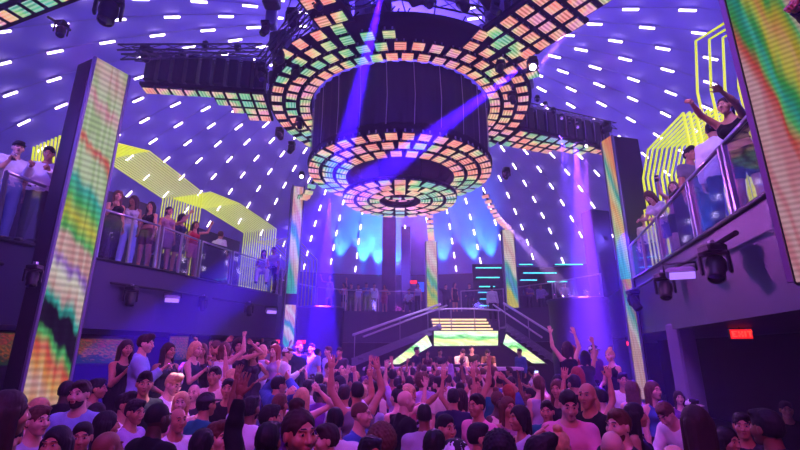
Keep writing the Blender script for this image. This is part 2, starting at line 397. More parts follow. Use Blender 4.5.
def garment(B, kind):
    if kind in B['g']: return B['g'][kind]
    F, smin = B['F'], B['smin']; G = np.stack(np.meshgrid(*F.ax, indexing='ij'), -1)
    along = (G - B['pel']) @ B['up']     # height above the pelvis along the trunk
    neck = np.linalg.norm(G - B['T'](0, -.02, .52), axis=-1)
    if kind in ('tshirt', 'shirt', 'jacket', 'tank', 'crop'):
        inf = {'tshirt': .014, 'shirt': .017, 'jacket': .026, 'tank': .010, 'crop': .010}[kind]
        hem = {'tshirt': -.06, 'shirt': -.08, 'jacket': -.14, 'tank': -.03, 'crop': .16}[kind]
        t = smin(B['tor'], B['legU'], .03) if hem < -.05 else B['tor'].copy()
        t = np.maximum(t - inf, hem - along)
        if kind in ('tank', 'crop'):
            t = np.maximum(t, along - .455); t = np.maximum(t, .115 - neck)
        else:
            u = B['arU'] - inf * 1.15
            if kind == 'tshirt':
                for k, (sh, el, wr, fd, hd, s) in B['arms'].items():
                    d = unit(el - sh); near = (np.linalg.norm(G - sh, axis=-1) < .34); u = np.where(near & (((G - sh) @ d) > .17), np.maximum(u, ((G - sh) @ d) - .17), u)
            else:
                fa = B['arF'] - inf
                for k, (sh, el, wr, fd, hd, s) in B['arms'].items():
                    near = np.linalg.norm(G - wr, axis=-1) < .12; fa = np.where(near, np.maximum(fa, ((G - wr) @ fd) + .01), fa)
                u = smin(u, fa, .02)
            t = smin(t, u, .025); t = np.maximum(t, .088 - neck)
        # folds
        t = t + .0035 * np.sin(G[..., 2] * 55 + G[..., 0] * 30) * np.sin(G[..., 0] * 37 + G[..., 1] * 25)
        D = t
    elif kind in ('trousers', 'shorts'):
        l = smin(B['legU'], B['legF'], .04) - .016; t = np.maximum(B['tor'] - .009, along - .06); D = smin(l, t, .04); D = np.maximum(D, along - .07)
        for k, (hp, kn, an) in B['legs'].items():
            j, d = (an, unit(an - kn)) if kind == 'trousers' else (hp + (kn - hp) * .75, unit(kn - hp)); r = .16 if kind == 'trousers' else .9
            side = (G[..., 0] * (1 if k == 'L' else -1)) > -.02
            near = (np.linalg.norm(G - j, axis=-1) < r) & side; D = np.where(near, np.maximum(D, ((G - j) @ d) + .01), D)
    elif kind in ('dress', 'skirt'):
        sk = F.new(); kn = (B['legs']['L'][1] + B['legs']['R'][1]) / 2; hp = B['pel'] + B['fr'] @ V(0, 0, .02)
        sk = np.minimum(sk, B['legU'] - .016)
        e = hp + (kn - hp) * .8; F.cap(sk, hp, e, .125, .155, .05, (1, 1.2, 1))
        d = unit(kn - hp); sk = np.maximum(sk, ((G - e) @ d) + .01)
        if kind == 'dress':
            t = np.maximum(B['tor'] - .010, along - .45); t = np.maximum(t, .125 - neck); D = smin(t, sk, .05)
        else: D = smin(np.maximum(B['tor'] - .012, along - .08), sk, .04); D = np.maximum(D, along - .09)
        D = D + .003 * np.sin(np.arctan2(G[..., 1], G[..., 0]) * 14)
    elif kind in ('shoeL', 'shoeR'):
        D = B['ft'] - .010; k = kind[-1]; o = 'R' if k == 'L' else 'L'
        D = np.where(np.linalg.norm(G - B['legs'][k][2], axis=-1) < np.linalg.norm(G - B['legs'][o][2], axis=-1), D, .05)
    P, Fc = snet(F, D)
    if len(Fc) == 0: B['g'][kind] = None; return None
    P = relax(P, Fc, 1, .4)
    me = npmesh(kind, P, Fc, None, (SHOE if kind.startswith('shoe') else CLOTH,)); B['g'][kind] = me; return me
HAIRM = {}
def hair_mesh(kind):
    if kind in HAIRM: return HAIRM[kind]
    long_ = kind in ('long', 'wavy', 'ponytail')
    F = Field((-.17, -.16, -.46 if long_ else -.18), (.17, .22, .24), .009); D = F.new()
    inf = {'short': .015, 'buzz': .006, 'crop': .010, 'long': .016, 'wavy': .022, 'bun': .011, 'ponytail': .011, 'curly': .05, 'bob': .02, 'cap': .014, 'quiff': .014, 'beard': .0}[kind]
    G = np.stack(np.meshgrid(*F.ax, indexing='ij'), -1); x, y, z = G[..., 0], G[..., 1], G[..., 2]
    if kind == 'beard':
        F.ell(D, (0, -.024, -.050), (.0625, .0705, .075), .0); F.ell(D, (0, -.064, -.098), (.030, .026, .024), .02); D = np.maximum(D, z + .048 + np.abs(x) * -.45)
        F.ell(D, (0, -.104, -.060), (.024, .03, .014), .0, sub=True); D = np.maximum(D, y - .0)
    else:
        sd = inf * .45 if kind in ('short', 'crop', 'quiff', 'buzz') else inf
        F.ell(D, (0, .018, .026), (.076 + sd, .095 + inf * .7, .094 + inf), .0)
        if kind in ('short', 'quiff', 'crop'): F.ell(D, (0, .0, .085), (.062, .085, .042), .02)
        if kind == 'short': F.ell(D, (.02, -.045, .098), (.05, .045, .026), .015)
        if kind == 'quiff': F.ell(D, (0, -.05, .115), (.055, .05, .035), .03)
        F.ell(D, (0, -.128, -.02), (.082, .088, .105), .012, sub=True)
        if kind not in ('long', 'wavy', 'bob', 'curly', 'cap'):
            for s_ in (-1, 1): F.ell(D, (s_ * .095, -.035, -.03), (.04, .05, .07), .012, sub=True)
        F.cap(D, (0, -.03, -.2), (0, -.03, -.2), .001, .001, 0)
        low = {'buzz': -.02, 'short': -.05, 'crop': -.035, 'quiff': -.045, 'cap': .035, 'bun': -.07, 'ponytail': -.07}.get(kind, -.1)
        D = np.maximum(D, low - z + np.where(y < 0, -y * .9, 0))
        if kind in ('long', 'wavy', 'bob'):
            b = -.13 if kind == 'bob' else -.36
            L = F.new(); F.cap(L, (-.03, .055, .0), (-.035, .075, b), .075, .055, .02, (1, 1.3, 1)); F.cap(L, (.03, .055, .0), (.035, .075, b), .075, .055, .02, (1, 1.3, 1))
            for s in (-1, 1): F.cap(L, (s * .078, .0, .02), (s * .088, -.005 if kind != 'bob' else 0, b * .75), .026, .020, .03)
            L = np.maximum(L, -(np.sqrt((x / .062) ** 2 + ((y + .045) / .09) ** 2) - 1) * .05)
            D = np.minimum(D, L)
        if kind == 'bun': F.ell(D, (0, .045, .145), (.045, .042, .036), .012)
        if kind == 'ponytail': F.cap(D, (0, .10, .06), (0, .15, .0), .03, .034, .015); F.cap(D, (0, .15, .0), (.01, .13, -.26), .034, .015, .02)
        if kind == 'cap':
            F.cap(D, (-.035, -.09, .045), (.035, -.09, .045), .055, .055, .0, (1, 1, 5.5)); F.cap(D, (-.025, -.13, .04), (.025, -.13, .04), .05, .05, .0, (1, 1, 5.5))
        amp = {'curly': .010, 'wavy': .006, 'buzz': .0, 'cap': 0}.get(kind, .003)
        if kind == 'curly': D = D + amp * np.sin(x * 140) * np.sin(y * 130) * np.sin(z * 120)
        else: D = D + amp * np.sin(np.arctan2(x, y) * 26 + z * (25 if kind == 'wavy' else 6)) + (.0035 * np.sin(x * 130 + z * 60) * np.sin(y * 110 + z * 90) if kind in ('short', 'quiff', 'bun') else 0)
    P, Fc = snet(F, D); P = relax(P, Fc, 1, .4)
    HAIRM[kind] = npmesh('cap' if kind == 'cap' else 'beard' if kind == 'beard' else 'hair', P, Fc, None, (HAIR,)); return HAIRM[kind]
SKINS = {'fair': c3((218, 172, 146)), 'tan': c3((188, 134, 102)), 'brown': c3((132, 86, 62)), 'dark': c3((76, 50, 38))}
HAIRC = {'black': c3((22, 18, 20)), 'dark brown': c3((48, 32, 26)), 'brown': c3((92, 60, 40)), 'blonde': c3((205, 165, 110)), 'red': c3((150, 60, 35)), 'grey': c3((140, 135, 135)), 'white': c3((235, 235, 235))}
COLS = {'black': (14, 13, 17), 'white': (232, 232, 236), 'grey': (120, 120, 128), 'navy': (26, 32, 66), 'blue': (62, 92, 160), 'light blue': (140, 170, 215), 'teal': (20, 110, 115), 'green': (50, 105, 60),
        'red': (175, 30, 45), 'pink': (222, 140, 165), 'purple': (105, 50, 140), 'yellow': (215, 185, 70), 'cream': (222, 208, 180), 'charcoal': (46, 46, 52), 'maroon': (95, 22, 38), 'orange': (215, 110, 40), 'beige': (180, 155, 125), 'olive': (88, 88, 48), 'floral': (150, 110, 130), 'silver': (170, 170, 185), 'lilac': (175, 150, 205), 'brown': (95, 62, 42), 'rose': (190, 90, 100), 'cyan': (70, 175, 200)}
PEOPLE = []
def person(loc, rz, label, fem=False, pose='stand', h=1.75, top='tshirt', topc='grey', bot='trousers', botc='black', hair='short', hairc='black', skin='tan', beard=False, flip=False, group=None, shoes=True, hat=None):
    B = build_pose(fem, pose); s = h / 1.735
    o = link('person', B['mesh']); o.location = loc; o.rotation_euler = (0, 0, rz); o.scale = ((-s if flip else s), s, s)
    o.color = (*SKINS[skin], 1); tag(o, label, 'person', group)
    def kid(name, me, c):
        if me is None: return None
        k = link(name, me, o); k.color = (*c, 1); return k
    kid({'tshirt': 'shirt', 'tank': 'top', 'crop': 'top'}.get(top, top), garment(B, top), c3(COLS[topc]))
    if bot and top != 'dress': kid(bot, garment(B, bot), c3(COLS[botc]))
    if shoes:
        for q in 'LR': kid('shoe', garment(B, 'shoe' + q), (1, 1, 1))
    M = Matrix(B['HR'].tolist()).to_4x4(); M.translation = Vector(B['J']['head'])
    for nm, kd, c in (('hair', hair, HAIRC[hairc]), ('beard', 'beard' if beard else None, HAIRC[hairc]), ('cap', 'cap' if hat else None, c3(COLS[hat]) if hat else None)):
        if kd and kd != 'bald':
            k = kid(nm, hair_mesh(kd), c); k.matrix_local = M
    R = Matrix.Rotation(rz, 3, 'Z'); 
    o_h = {k: Vector(loc) + R @ Vector(((-1 if flip else 1) * p[0] * s, p[1] * s, p[2] * s)) for k, p in B['hands'].items()}
    PEOPLE.append((o, o_h)); return o, o_h
# ---------- the room ----------
CC = Vector((0, 13.42, .79)); RA, RB = 22.0, 12.7     # dome: centre, plan radius, height
ZW = 7.6                                              # top of the dark ring wall
DECK = 4.26; UND = 2.67
M_dome = pbr('dome_plaster', c3((172, 156, 236)), .85, noise=.18, nscale=1.3, bump=.35)
M_dark = pbr('dark_wall_paint', c3((50, 42, 70)), .7, noise=.1, nscale=2)
M_fascia = pbr('fascia_panel', c3((56, 48, 82)), .5, noise=.08, nscale=1.5)
M_floor = pbr('floor_tile', c3((50, 46, 60)), .3, noise=.1, nscale=3)
M_black = pbr('black_metal', c3((26, 24, 32)), .45, metal=.2)
M_blackm = pbr('black_matt', c3((14, 12, 18)), .85, spec=.15)
M_pale = pbr('pale_rail', c3((215, 205, 225)), .4, metal=.3)
M_steel = pbr('brushed_steel', c3((165, 160, 180)), .3, metal=.9)
M_grey = pbr('grey_panel', c3((120, 112, 145)), .55)
M_truss = pbr('dull_truss', c3((72, 68, 84)), .5, metal=.4)
M_glass = glass('clear_glass')
# ring wall and dome
mb = MB(); A0 = math.asin((ZW - CC.z) / RB); rw = RA * math.cos(A0)
prof = [(rw + .02, 0.0), (rw, 3.8), (rw, ZW)]
mb.lathe(prof, (CC.x, CC.y, 0), 96); o = mb.build('wall_round', M_dark); tag(o, kind='structure')
mb = MB(); prof = [(RA * math.cos(A0 + (PI / 2 - A0) * i / 30) + .001, CC.z + RB * math.sin(A0 + (PI / 2 - A0) * i / 30)) for i in range(31)]
mb.lathe(prof, (CC.x, CC.y, 0), 128); o = mb.build('ceiling', M_dome); tag(o, kind='structure')
mb = MB(); mb.prism([(CC.x + (rw + .2) * math.cos(2 * PI * i / 64), CC.y + (rw + .2) * math.sin(2 * PI * i / 64)) for i in range(64)], -.2, 0); o = mb.build('floor', M_floor); tag(o, kind='structure')
# seams of the dome: thin ribs along each meridian
def dome_pt(az, el, off=0.0):
    return Vector((CC.x + (RA - off) * math.cos(el) * math.cos(az), CC.y + (RA - off) * math.cos(el) * math.sin(az), CC.z + (RB - off) * math.sin(el)))
def meridian(k): return math.radians(-2.5 + 5.7 * k)
def inview(p, m=30):
    dy, dz = p.y, p.z - CH; d = CS * dy + SN * dz
    if d < .3: return False
    px = 400 + FP * p.x / d; py = 225 - FP * (-SN * dy + CS * dz) / d
    return -m < px < 800 + m and -m < py < 450 + m
M_seam = pbr('dome_seam', c3((170, 160, 205)), .6)
mb = MB()
for k in range(-9, 42):
    pts = [dome_pt(meridian(k), A0 + (PI / 2 - A0 - .1) * i / 20, .02) for i in range(21)]; mb.tube(pts, .012, 4, cap=False)
o = mb.build('trim_1', M_seam); tag(o, kind='structure')
# LED battens on the dome
M_batten = emit('batten_tube', c3((235, 215, 255)), 12.0); M_bat = pbr('batten_housing', c3((190, 180, 215)), .5)
# parametric elevations fitted from the picture (geocentric degrees -> parametric)
def par(g): return math.atan(math.tan(math.radians(g)) * RA / RB)
even = [78, 70.8, 64.1, 57.6, 51.7, 46.2, 41.2, 36.6, 32.3, 28.4, 24.8, 21.5]; odd = [74.4, 67.4, 61.2, 54.9, 49.2, 43.8, 38.9, 34.4, 30.3, 26.5, 23.1, 20.2]
proto = None; nb = 0
for k in range(-9, 42):
    az = meridian(k)
    for gdeg in (even if k % 2 == 0 else odd):
        el = par(gdeg)
        if el < A0 + .015: continue
        p = dome_pt(az, el, .06)
        if not inview(p, 3): continue
        dd = CS * p.y + SN * (p.z - CH); qx = 400 + FP * p.x / dd; qy = 225 - FP * (-SN * p.y + CS * (p.z - CH)) / dd
        if k == 17 and gdeg < 40: continue
        if ((qx - 400) / 112) ** 2 + ((qy - 90) / 68) ** 2 < 1 or ((qx - 400) / 82) ** 2 + ((qy - 175) / 36) ** 2 < 1: continue   # behind the hanging rings
        if qx > 745 + qy * .2 or (80 < qx - .0 < 118 and qy > 62 and qx < 125 - .21 * (qy - 60)): continue                      # behind the near columns
        if qx < 270 and qy > 205 + qx * .12: continue
        if qx > 640 and qy > 180: continue
        up = (dome_pt(az, el + .01, .06) - dome_pt(az, el - .01, .06)).normalized(); nrm = (CC + Vector((0, 0, 0)) - p); nrm -= up * nrm.dot(up); nrm.normalize(); sd = up.cross(nrm)
        Mx = Matrix((sd, up, nrm)).transposed().to_4x4(); Mx.translation = p
        if proto is None:
            proto = MB().box((0, 0, 0), (.09, .52, .05), bev=.015).build('light_batten', M_bat)
            MB().tube([(0, -.23, .045), (0, .23, .045)], .030, 8).build('diffuser', M_batten, proto); b = proto
        else: b = copy_tree(proto)
        b.matrix_world = Mx
        sec = 'short white light batten on the purple dome, set in its radial rows of lights'
        tag(b, sec, 'light', 'light battens on the dome'); nb += 1
print('battens', nb)
# balconies: one C-shaped deck, front edge measured from the picture
FRONT_M = [(-11.5, -1.0), (-9.6, 3.2), (-8.4, 6.0), (-7.66, 8.2), (-6.98, 10.05), (-6.3, 11.5), (-5.9, 13.0), (-5.45, 14.34), (-4.55, 16.6), (-4.6, 17.4), (-5.6, 18.6), (-5.2, 20.6), (-4.2, 22.4), (-2.9, 23.4), (-1.2, 23.9), (1.2, 24.1), (3.2, 23.9), (5.4, 23.0), (7.2, 20.8), (8.4, 18.4), (7.7, 15.6), (6.97, 13.3), (6.35, 10.7), (5.77, 8.5), (5.35, 6.9), (4.94, 5.39), (4.5, 3.6), (4.0, 1.5), (3.6, -1.0)]
def kf(x, y):
    """how far each stretch of the balconies really is, relative to a level deck 2.11 m above the lens"""
    if x < 0: return float(np.interp(y, [6, 8.2, 10, 12, 16.6, 18], [.78, .83, .93, .955, 1, 1]))
    return float(np.interp(y, [4, 8.5, 10.7, 13.3, 15.6, 18.4], [.73, .74, .80, .88, .95, 1]))
def SC(p):
    k = kf(p[0], p[1]); return Vector((p[0] * k, p[1] * k, CH + (p[2] - CH) * k))
FRONT = [tuple(SC((x, y, DECK))[:2]) for x, y in FRONT_M]
FZ = [SC((x, y, DECK)).z for x, y in FRONT_M]; FU = [SC((x, y, UND)).z for x, y in FRONT_M]
FANG = [math.atan2(p[0], p[1] - CC.y) for p in FRONT]
def deckz(x, y):
    a = math.atan2(x, y - CC.y)   # 0 = far, grows to the right
    L = sorted(zip(FANG, FZ)); return float(np.interp(a, [q[0] for q in L], [q[1] for q in L]))
def ring(i):
    x, y = FRONT[i]; v = Vector((x - CC.x, y - CC.y)).normalized() * (rw - .02); return (CC.x + v.x, CC.y + v.y)
def deck_piece(i0, i1):
    mb = MB(); P = FRONT[i0:i1 + 1]; Q = [ring(i) for i in range(i0, i1 + 1)]
    for i in range(len(P) - 1):
        a, b, c, d = P[i], P[i + 1], Q[i + 1], Q[i]; vs = []
        j = i0 + i
        for Z in (FU, FZ): vs += [(a[0], a[1], Z[j]), (b[0], b[1], Z[j + 1]), (c[0], c[1], Z[j + 1]), (d[0], d[1], Z[j])]
        mb.add(vs, [(4, 5, 6, 7), (3, 2, 1, 0), (0, 1, 5, 4), (2, 3, 7, 6)])
    for e, p, q in ((i0, P[0], Q[0]), (i1, P[-1], Q[-1])):
        mb.add([(p[0], p[1], FU[e]), (q[0], q[1], FU[e]), (q[0], q[1], FZ[e]), (p[0], p[1], FZ[e])], [(0, 1, 2, 3)])
    return mb
for nm, i0, i1 in (('wall_left_balcony', 0, 9), ('wall_back_balcony', 9, 19), ('wall_right_balcony', 19, 28)):
    tag(deck_piece(i0, i1).build(nm, M_fascia), kind='structure')
from mathutils.bvhtree import BVHTree
_bv = []
for _n in ('wall_left_balcony', 'wall_back_balcony', 'wall_right_balcony'):
    _m = bpy.data.objects[_n].data; _bv.append(BVHTree.FromPolygons([v.co.copy() for v in _m.vertices], [tuple(p.vertices) for p in _m.polygons]))
def deckz(x, y):
    z = 0
    for dx, dy in ((0, 0), (.15, 0), (-.15, 0), (0, .15), (0, -.15)):
        for b in _bv:
            h = b.ray_cast(Vector((x + dx, y + dy, 9)), Vector((0, 0, -1)))
            if h[0] is not None: z = max(z, h[0].z)
    return z
# walls under the balconies (dark recess)
def recess(i0, i1, depth, name):
    mb = MB(); P = []
    for i in range(i0, i1 + 1):
        x, y = FRONT[i]; qx, qy = ring(i); v = Vector((qx - x, qy - y)).normalized() * depth; P.append((x + v.x, y + v.y))
    for a, b in zip(P, P[1:]): mb.add([(*a, 0), (*b, 0), (*b, UND), (*a, UND)], [(0, 1, 2, 3)])
    tag(mb.build(name, M_blackm), kind='structure'); return P
RL = recess(0, 9, 3.2, 'wall_left'); RBK = recess(9, 19, 1.2, 'wall_back'); RR = recess(19, 28, 3.4, 'wall_right')
# black trim along the top edge of the fascias
def along(i0, i1, off, z, r, n=6):
    return [Vector((FRONT[i][0] + off * (1 if FRONT[i][0] < 0 else -1), FRONT[i][1], FZ[i] + z)) for i in range(i0, i1 + 1)]
mb = MB(); mb.tube(along(1, 8, .02, -.02, 0), .03, 6); mb.tube(along(20, 26, .02, -.02, 0), .03, 6); tag(mb.build('trim_2', M_black), kind='structure')
# pillars
def pillar(name, c, d, z0, z1, rz=0, m=M_grey):
    o = MB().box((0, 0, (z1 - z0) / 2), (d[0], d[1], z1 - z0), bev=.03).build(name, m); o.location = (c[0], c[1], z0); o.rotation_euler = (0, 0, rz); tag(o, kind='structure'); return o
pillar('pillar_1', (X(690, 8.4, 1.5), 8.4), (.34, .34), 0, UND, .1, M_grey)
pillar('pillar_2', (-6.1, 14.2), (.4, .4), 0, UND, .3, M_dark)
pillar('pillar_3', (X(389, 27, 6), 27), (.85, .6), DECK, 10.4, 0, M_dark); pillar('pillar_4', (X(402, 28.5, 6) + .25, 28.5), (.6, .6), DECK, 10.7, 0, M_dark)
pillar('pillar_5', (X(603, 19, 6), 19.2), (1.0, .7), DECK, 8.3, .3, M_dark)
# raised guest platforms inside the room
def platform(name, poly, z, m=M_dark):
    o = MB().prism(poly, 0, z).build(name, m); tag(o, kind='structure'); return o
platform('floor_platform_left', [(-5.9, 6.2), (-2.6, 6.2), (-2.4, 9.2), (-1.9, 15.2), (-4.7, 15.2), (-5.9, 9.8)], .62)
platform('floor_platform_right', [(2.4, 8.2), (4.2, 8.0), (4.6, 10.6), (4.6, 13.8), (3.0, 13.8)], .65)
# ---------- LED totems round the dance floor ----------
PK, SA, OR_, YE, GR, TE, BL, PU, WH, DK = [c3(x) for x in ((245, 170, 190), (245, 110, 95), (250, 180, 110), (225, 215, 70), (90, 200, 110), (60, 190, 180), (80, 150, 230), (170, 120, 230), (245, 235, 225), (30, 22, 40))]
PALE = c3((205, 225, 180)); PPINK = c3((235, 185, 185))
def totem(label, x, y, w, dp, z0, z1, rz, stops, seed, s0=0.0, s1=None, screens=None, strength=1.2, diag=.25, lines=70, warp=.3):
    o = empty('led_totem', (x, y, z0), rz); tag(o, label, 'LED column', 'LED picture columns round the dance floor'); H = z1 - z0
    MB().box((0, dp / 2 + .03, H / 2), (w + .12, dp, H), bev=.04).build('casing', M_black, o)
    m = screen('totem_picture', stops, strength, diag, warp, seed, lines)
    for (a, b) in (screens or [(s0, s1 or H)]):
        MB().box((0, 0, (a + b) / 2), (w, .05, b - a)).build('screen', m, o)
    mb = MB()
    for s in (-1, 1): mb.box((s * (w / 2 + .035), -.005, H / 2), (.04, .07, H))
    mb.build('edge_frame', M_grey, o)
    return o
L1x = [(0, OR_), (.12, SA), (.2, PK), (.26, TE), (.3, DK), (.35, GR), (.38, DK), (.42, PU), (.47, PPINK), (.52, GR), (.57, SA), (.6, YE), (.66, GR), (.70, TE), (.75, PK), (.80, PALE), (.88, SA), (.93, PALE), (1, PPINK)]
L1_ = [(0, OR_), (.07, PPINK), (.11, OR_), (.15, SA), (.18, GR), (.20, DK), (.25, DK), (.27, TE), (.30, PPINK), (.34, WH), (.37, PU), (.39, PPINK), (.43, PPINK), (.45, GR), (.49, YE), (.53, GR), (.57, TE), (.60, PALE), (.66, PALE), (.69, SA), (.71, PALE), (.79, PALE), (.83, PK), (.86, PALE), (.93, PPINK), (1, PALE)]
totem('tall tilted-looking LED picture column before the left balcony, between the men and the women', X(76, 7.5, 4.0), 7.5, .60, .5, .3, 7.55, 1.12, L1_, 3.1, .5, strength=.66, diag=.075, warp=.14, lines=60)
R1_ = [(0, PK), (.07, SA), (.12, GR), (.18, TE), (.23, GR), (.28, YE), (.33, OR_), (.38, YE), (.43, GR), (.49, PPINK), (.6, PPINK), (1, PPINK)]
totem('huge near LED picture column hanging in front of the right balcony', X(806, 3.4, 3.6), 3.4, .46, .3, 2.7, 7.2, -.8, R1_, 9.4, 0, strength=.5, diag=.45, warp=.5, lines=90)
SOFT = [(0, TE), (.15, PPINK), (.3, WH), (.36, TE), (.44, BL), (.5, PPINK), (.62, PK), (.72, WH), (.8, PPINK), (.9, OR_), (1, PK)]
totem('slim LED column at the far end of the left balcony under a glaring spotlight', X(293, 16, 5), 16.0, .36, .5, 2.25, 8.35, .35, SOFT, 5.5, screens=[(0, 1.55), (1.95, 6.05)], strength=.75)
GRN = [(0, YE), (.08, GR), (.16, YE), (.25, TE), (.34, GR), (.41, PALE), (.5, PPINK), (.64, WH), (.8, PPINK), (1, WH)]
totem('slim far LED column left of the raised stair landing, lower part yellow-green', X(432, 21.6, 5.6), 21.6, .50, .3, 4.15, 7.55, 0, GRN, 1.7, strength=.8, lines=40)
totem('slim far LED column right of the raised stair landing, lower part blue-green', X(511, 20.6, 5.6), 20.6, .50, .3, 4.15, 7.85, 0, [(0, YE), (.08, TE), (.18, BL), (.3, TE), (.38, WH), (.6, PPINK), (.75, WH), (1, PPINK)], 8.2, strength=.8, lines=40)
RM = [(0, TE), (.15, PALE), (.3, OR_), (.45, PALE), (.55, TE), (.7, OR_), (1, SA)]
totem('dark totem at the end of the right balcony with a thin LED strip', X(609, 12.3, 6.0) + .2, 12.2, .40, .9, 3.9, 8.4, -1.32, RM, 4.4, strength=.8)
totem('thin pale LED strip column rising from the crowd under the right balcony', X(632, 11.2, 3.0), 11.2, .20, .12, 1.1, 3.95, -.8, [(0, PPINK), (.35, PPINK), (.4, WH), (.6, TE), (.8, SA), (.9, YE), (1, OR_)], 2.2, strength=.6)
# ---------- the hanging ring of LED tiles ----------
HC = 5.5; YC = 2.43 * HC; ZT = CH + 1.394 * HC; ZL = CH + HC; ZI = CH + .844 * HC
def tile_mat(name, strength, stripes, seed=0.0, stripe_amt=.45):
    t = NT(name); g = t.n('ShaderNodeNewGeometry'); mp = t.n('ShaderNodeMapping'); t.l(g.outputs['Position'], mp.inputs[0]); mp.inputs['Location'].default_value = (seed, seed * .7, 0)
    nz = t.noise(mp.outputs[0], .42, 1.5, .5); n2 = t.noise(mp.outputs[0], 1.6, 2.0, .5)
    f = t.math('ADD', nz.outputs[0], t.math('MULTIPLY', t.math('SUBTRACT', n2.outputs[0], .5), .30))
    c = t.ramp(f, [(.28, c3((130, 170, 235))), (.34, TE), (.39, GR), (.43, c3((235, 225, 150))), (.46, c3((250, 185, 130))), (.50, c3((250, 110, 100))), (.54, c3((250, 175, 140))), (.58, c3((245, 130, 200))), (.62, c3((240, 205, 160))), (.66, GR), (.72, TE), (.78, c3((110, 160, 240)))])
    tc = t.n('ShaderNodeTexCoord'); sp = t.n('ShaderNodeSeparateXYZ'); t.l(tc.outputs['Object'], sp.inputs[0])
    wv = t.math('SINE', t.math('MULTIPLY', sp.outputs[1], stripes * 2 * PI)); st = t.math('ADD', t.math('MULTIPLY', wv, stripe_amt * .5), 1 - stripe_amt * .5)
    n3 = t.noise(mp.outputs[0], .9, 1.0)
    w = t.math('MULTIPLY', t.math('GREATER_THAN', n3.outputs[0], .47), 1.0)
    st = t.math('ADD', t.math('MULTIPLY', st, w), t.math('MULTIPLY', t.math('SUBTRACT', 1.0, w), .9))
    mxw = t.n('ShaderNodeMixRGB'); t.l(t.math('MULTIPLY', t.math('ADD', wv, 1.0), .20), mxw.inputs[0]); t.l(c, mxw.inputs[1]); mxw.inputs[2].default_value = (*c3((250, 225, 235)), 1); c = mxw.outputs[0]
    e = t.n('ShaderNodeEmission'); t.l(c, e.inputs[0]); t.l(t.math('MULTIPLY', st, strength), e.inputs[1]); t.l(e.outputs[0], t.out.inputs[0]); return t.mat
M_tile = tile_mat('led_tile_picture', 1.08, 11.0, 4.0)
TILE = .32
def tile_proto(name='led_tile', w=TILE, l=TILE):
    mb = MB(); mb.box((0, 0, .035), (w, l, .06), mi=0); mb.box((0, 0, 0), (w * .97, l * .97, .012), mi=1)
    mb.box((w * .3, l * .45, .09), (.04, .04, .1), mi=2); mb.box((-w * .3, l * .45, .09), (.04, .04, .1), mi=2)
    me = mb.mesh(name); 
    for m in (M_black, M_tile, M_steel): me.materials.append(m)
    return me, mb
TME, TMB = tile_proto()
def place_tiles(root, mats, base, limit=100):
    """tiles nearest the camera are parts of their own; beyond the limit the rest is one part"""
    mats = sorted(mats, key=lambda m: (0 if inview(m.translation, 5) else 1, (m.translation - Vector((0, 0, CH))).length))
    inv = root.matrix_basis.inverted()
    for m in mats[:limit]:
        c = link('led_tile', TME, root); c.matrix_local = Matrix.Translation(-root.location) @ m
    if len(mats) > limit:
        mb = MB()
        for m in mats[limit:]:
            mm = Matrix.Translation(-root.location) @ m
            mb.v_off = len(mb.v); n = len(mb.v); mb.v += [tuple(mm @ Vector(v)) for v in TMB.v]
            mb.f += [tuple(n + i for i in f) for f in TMB.f]; mb.m += TMB.m; mb.sm += TMB.sm
        o = mb.build('led_tiles', [M_black, M_tile, M_steel], root); tag(o, kind='stuff')
def frame_at(p, radial, up=(0, 0, 1), tilt=0.0):
    y = Vector(radial).normalized(); z = Vector(up); x = y.cross(z).normalized(); z = x.cross(y)
    m = Matrix((x, y, z)).transposed().to_4x4(); m.translation = p
    return m @ Matrix.Rotation(tilt, 4, 'X')
def ring_rows(radii, n, z, tilt=0.0, zstep=0.0, stagger=True):
    out = []
    for j, r in enumerate(radii):
        for i in range(n):
            a = 2 * PI * (i + (.5 if stagger and j % 2 else 0)) / n + random.uniform(-.004, .004)
            d = Vector((math.cos(a), math.sin(a), 0)); out.append(frame_at(Vector((0, YC, z + zstep * j)) + d * r, d, tilt=tilt + random.uniform(-.05, .05)))
    return out
R1 = .5325 * HC
o = empty('led_ring', (0, YC, ZT)); tag(o, 'big upper ring of LED picture tiles around the black hanging drum', 'LED ring')
mb = MB()
mb.lathe([(R1, .10), (R1 - .02, .55), (R1 + 1.32, .50), (R1 + 1.36, .10), (R1, .10)], n=72); mb.build('ring_frame', M_blackm, o)
tl_ = ring_rows([R1 + .22, R1 + .66, R1 + 1.10], 46, ZT, tilt=-.06)
def _a(m): return math.degrees(math.atan2(m.translation.x, YC - m.translation.y))   # 0 = towards the camera
tl_ = [m for m in tl_ if not (-2 < _a(m) < 24 and m.translation.xy.__sub__(Vector((0, YC))).length > R1 + .9)]
tl_ += [m for m in ring_rows([R1 + 1.54], 46, ZT) if -45 < _a(m) < -12 or 25 < _a(m) < 60]
place_tiles(o, tl_, 'x')
o2 = empty('hanging_drum', (0, YC, ZL + .15)); tag(o2, 'round black curtain drum hanging between the upper and lower LED rings', 'drum curtain')
hh = ZT - ZL - .05; prof = []
mb = MB(); n = 288; vs = []
for k in range(n):
    q = 2 * PI * k / n; rr = R1 - .10 + .030 * math.sin(q * 48) + .012 * math.sin(q * 131)
    vs += [(rr * math.cos(q), rr * math.sin(q), 0), (rr * math.cos(q), rr * math.sin(q), hh)]
mb.add(vs, [(2 * k, 2 * ((k + 1) % n), 2 * ((k + 1) % n) + 1, 2 * k + 1) for k in range(n)], smooth=True)
mb.build('curtain', pbr('black_drape', c3((24, 18, 44)), .75), o2)
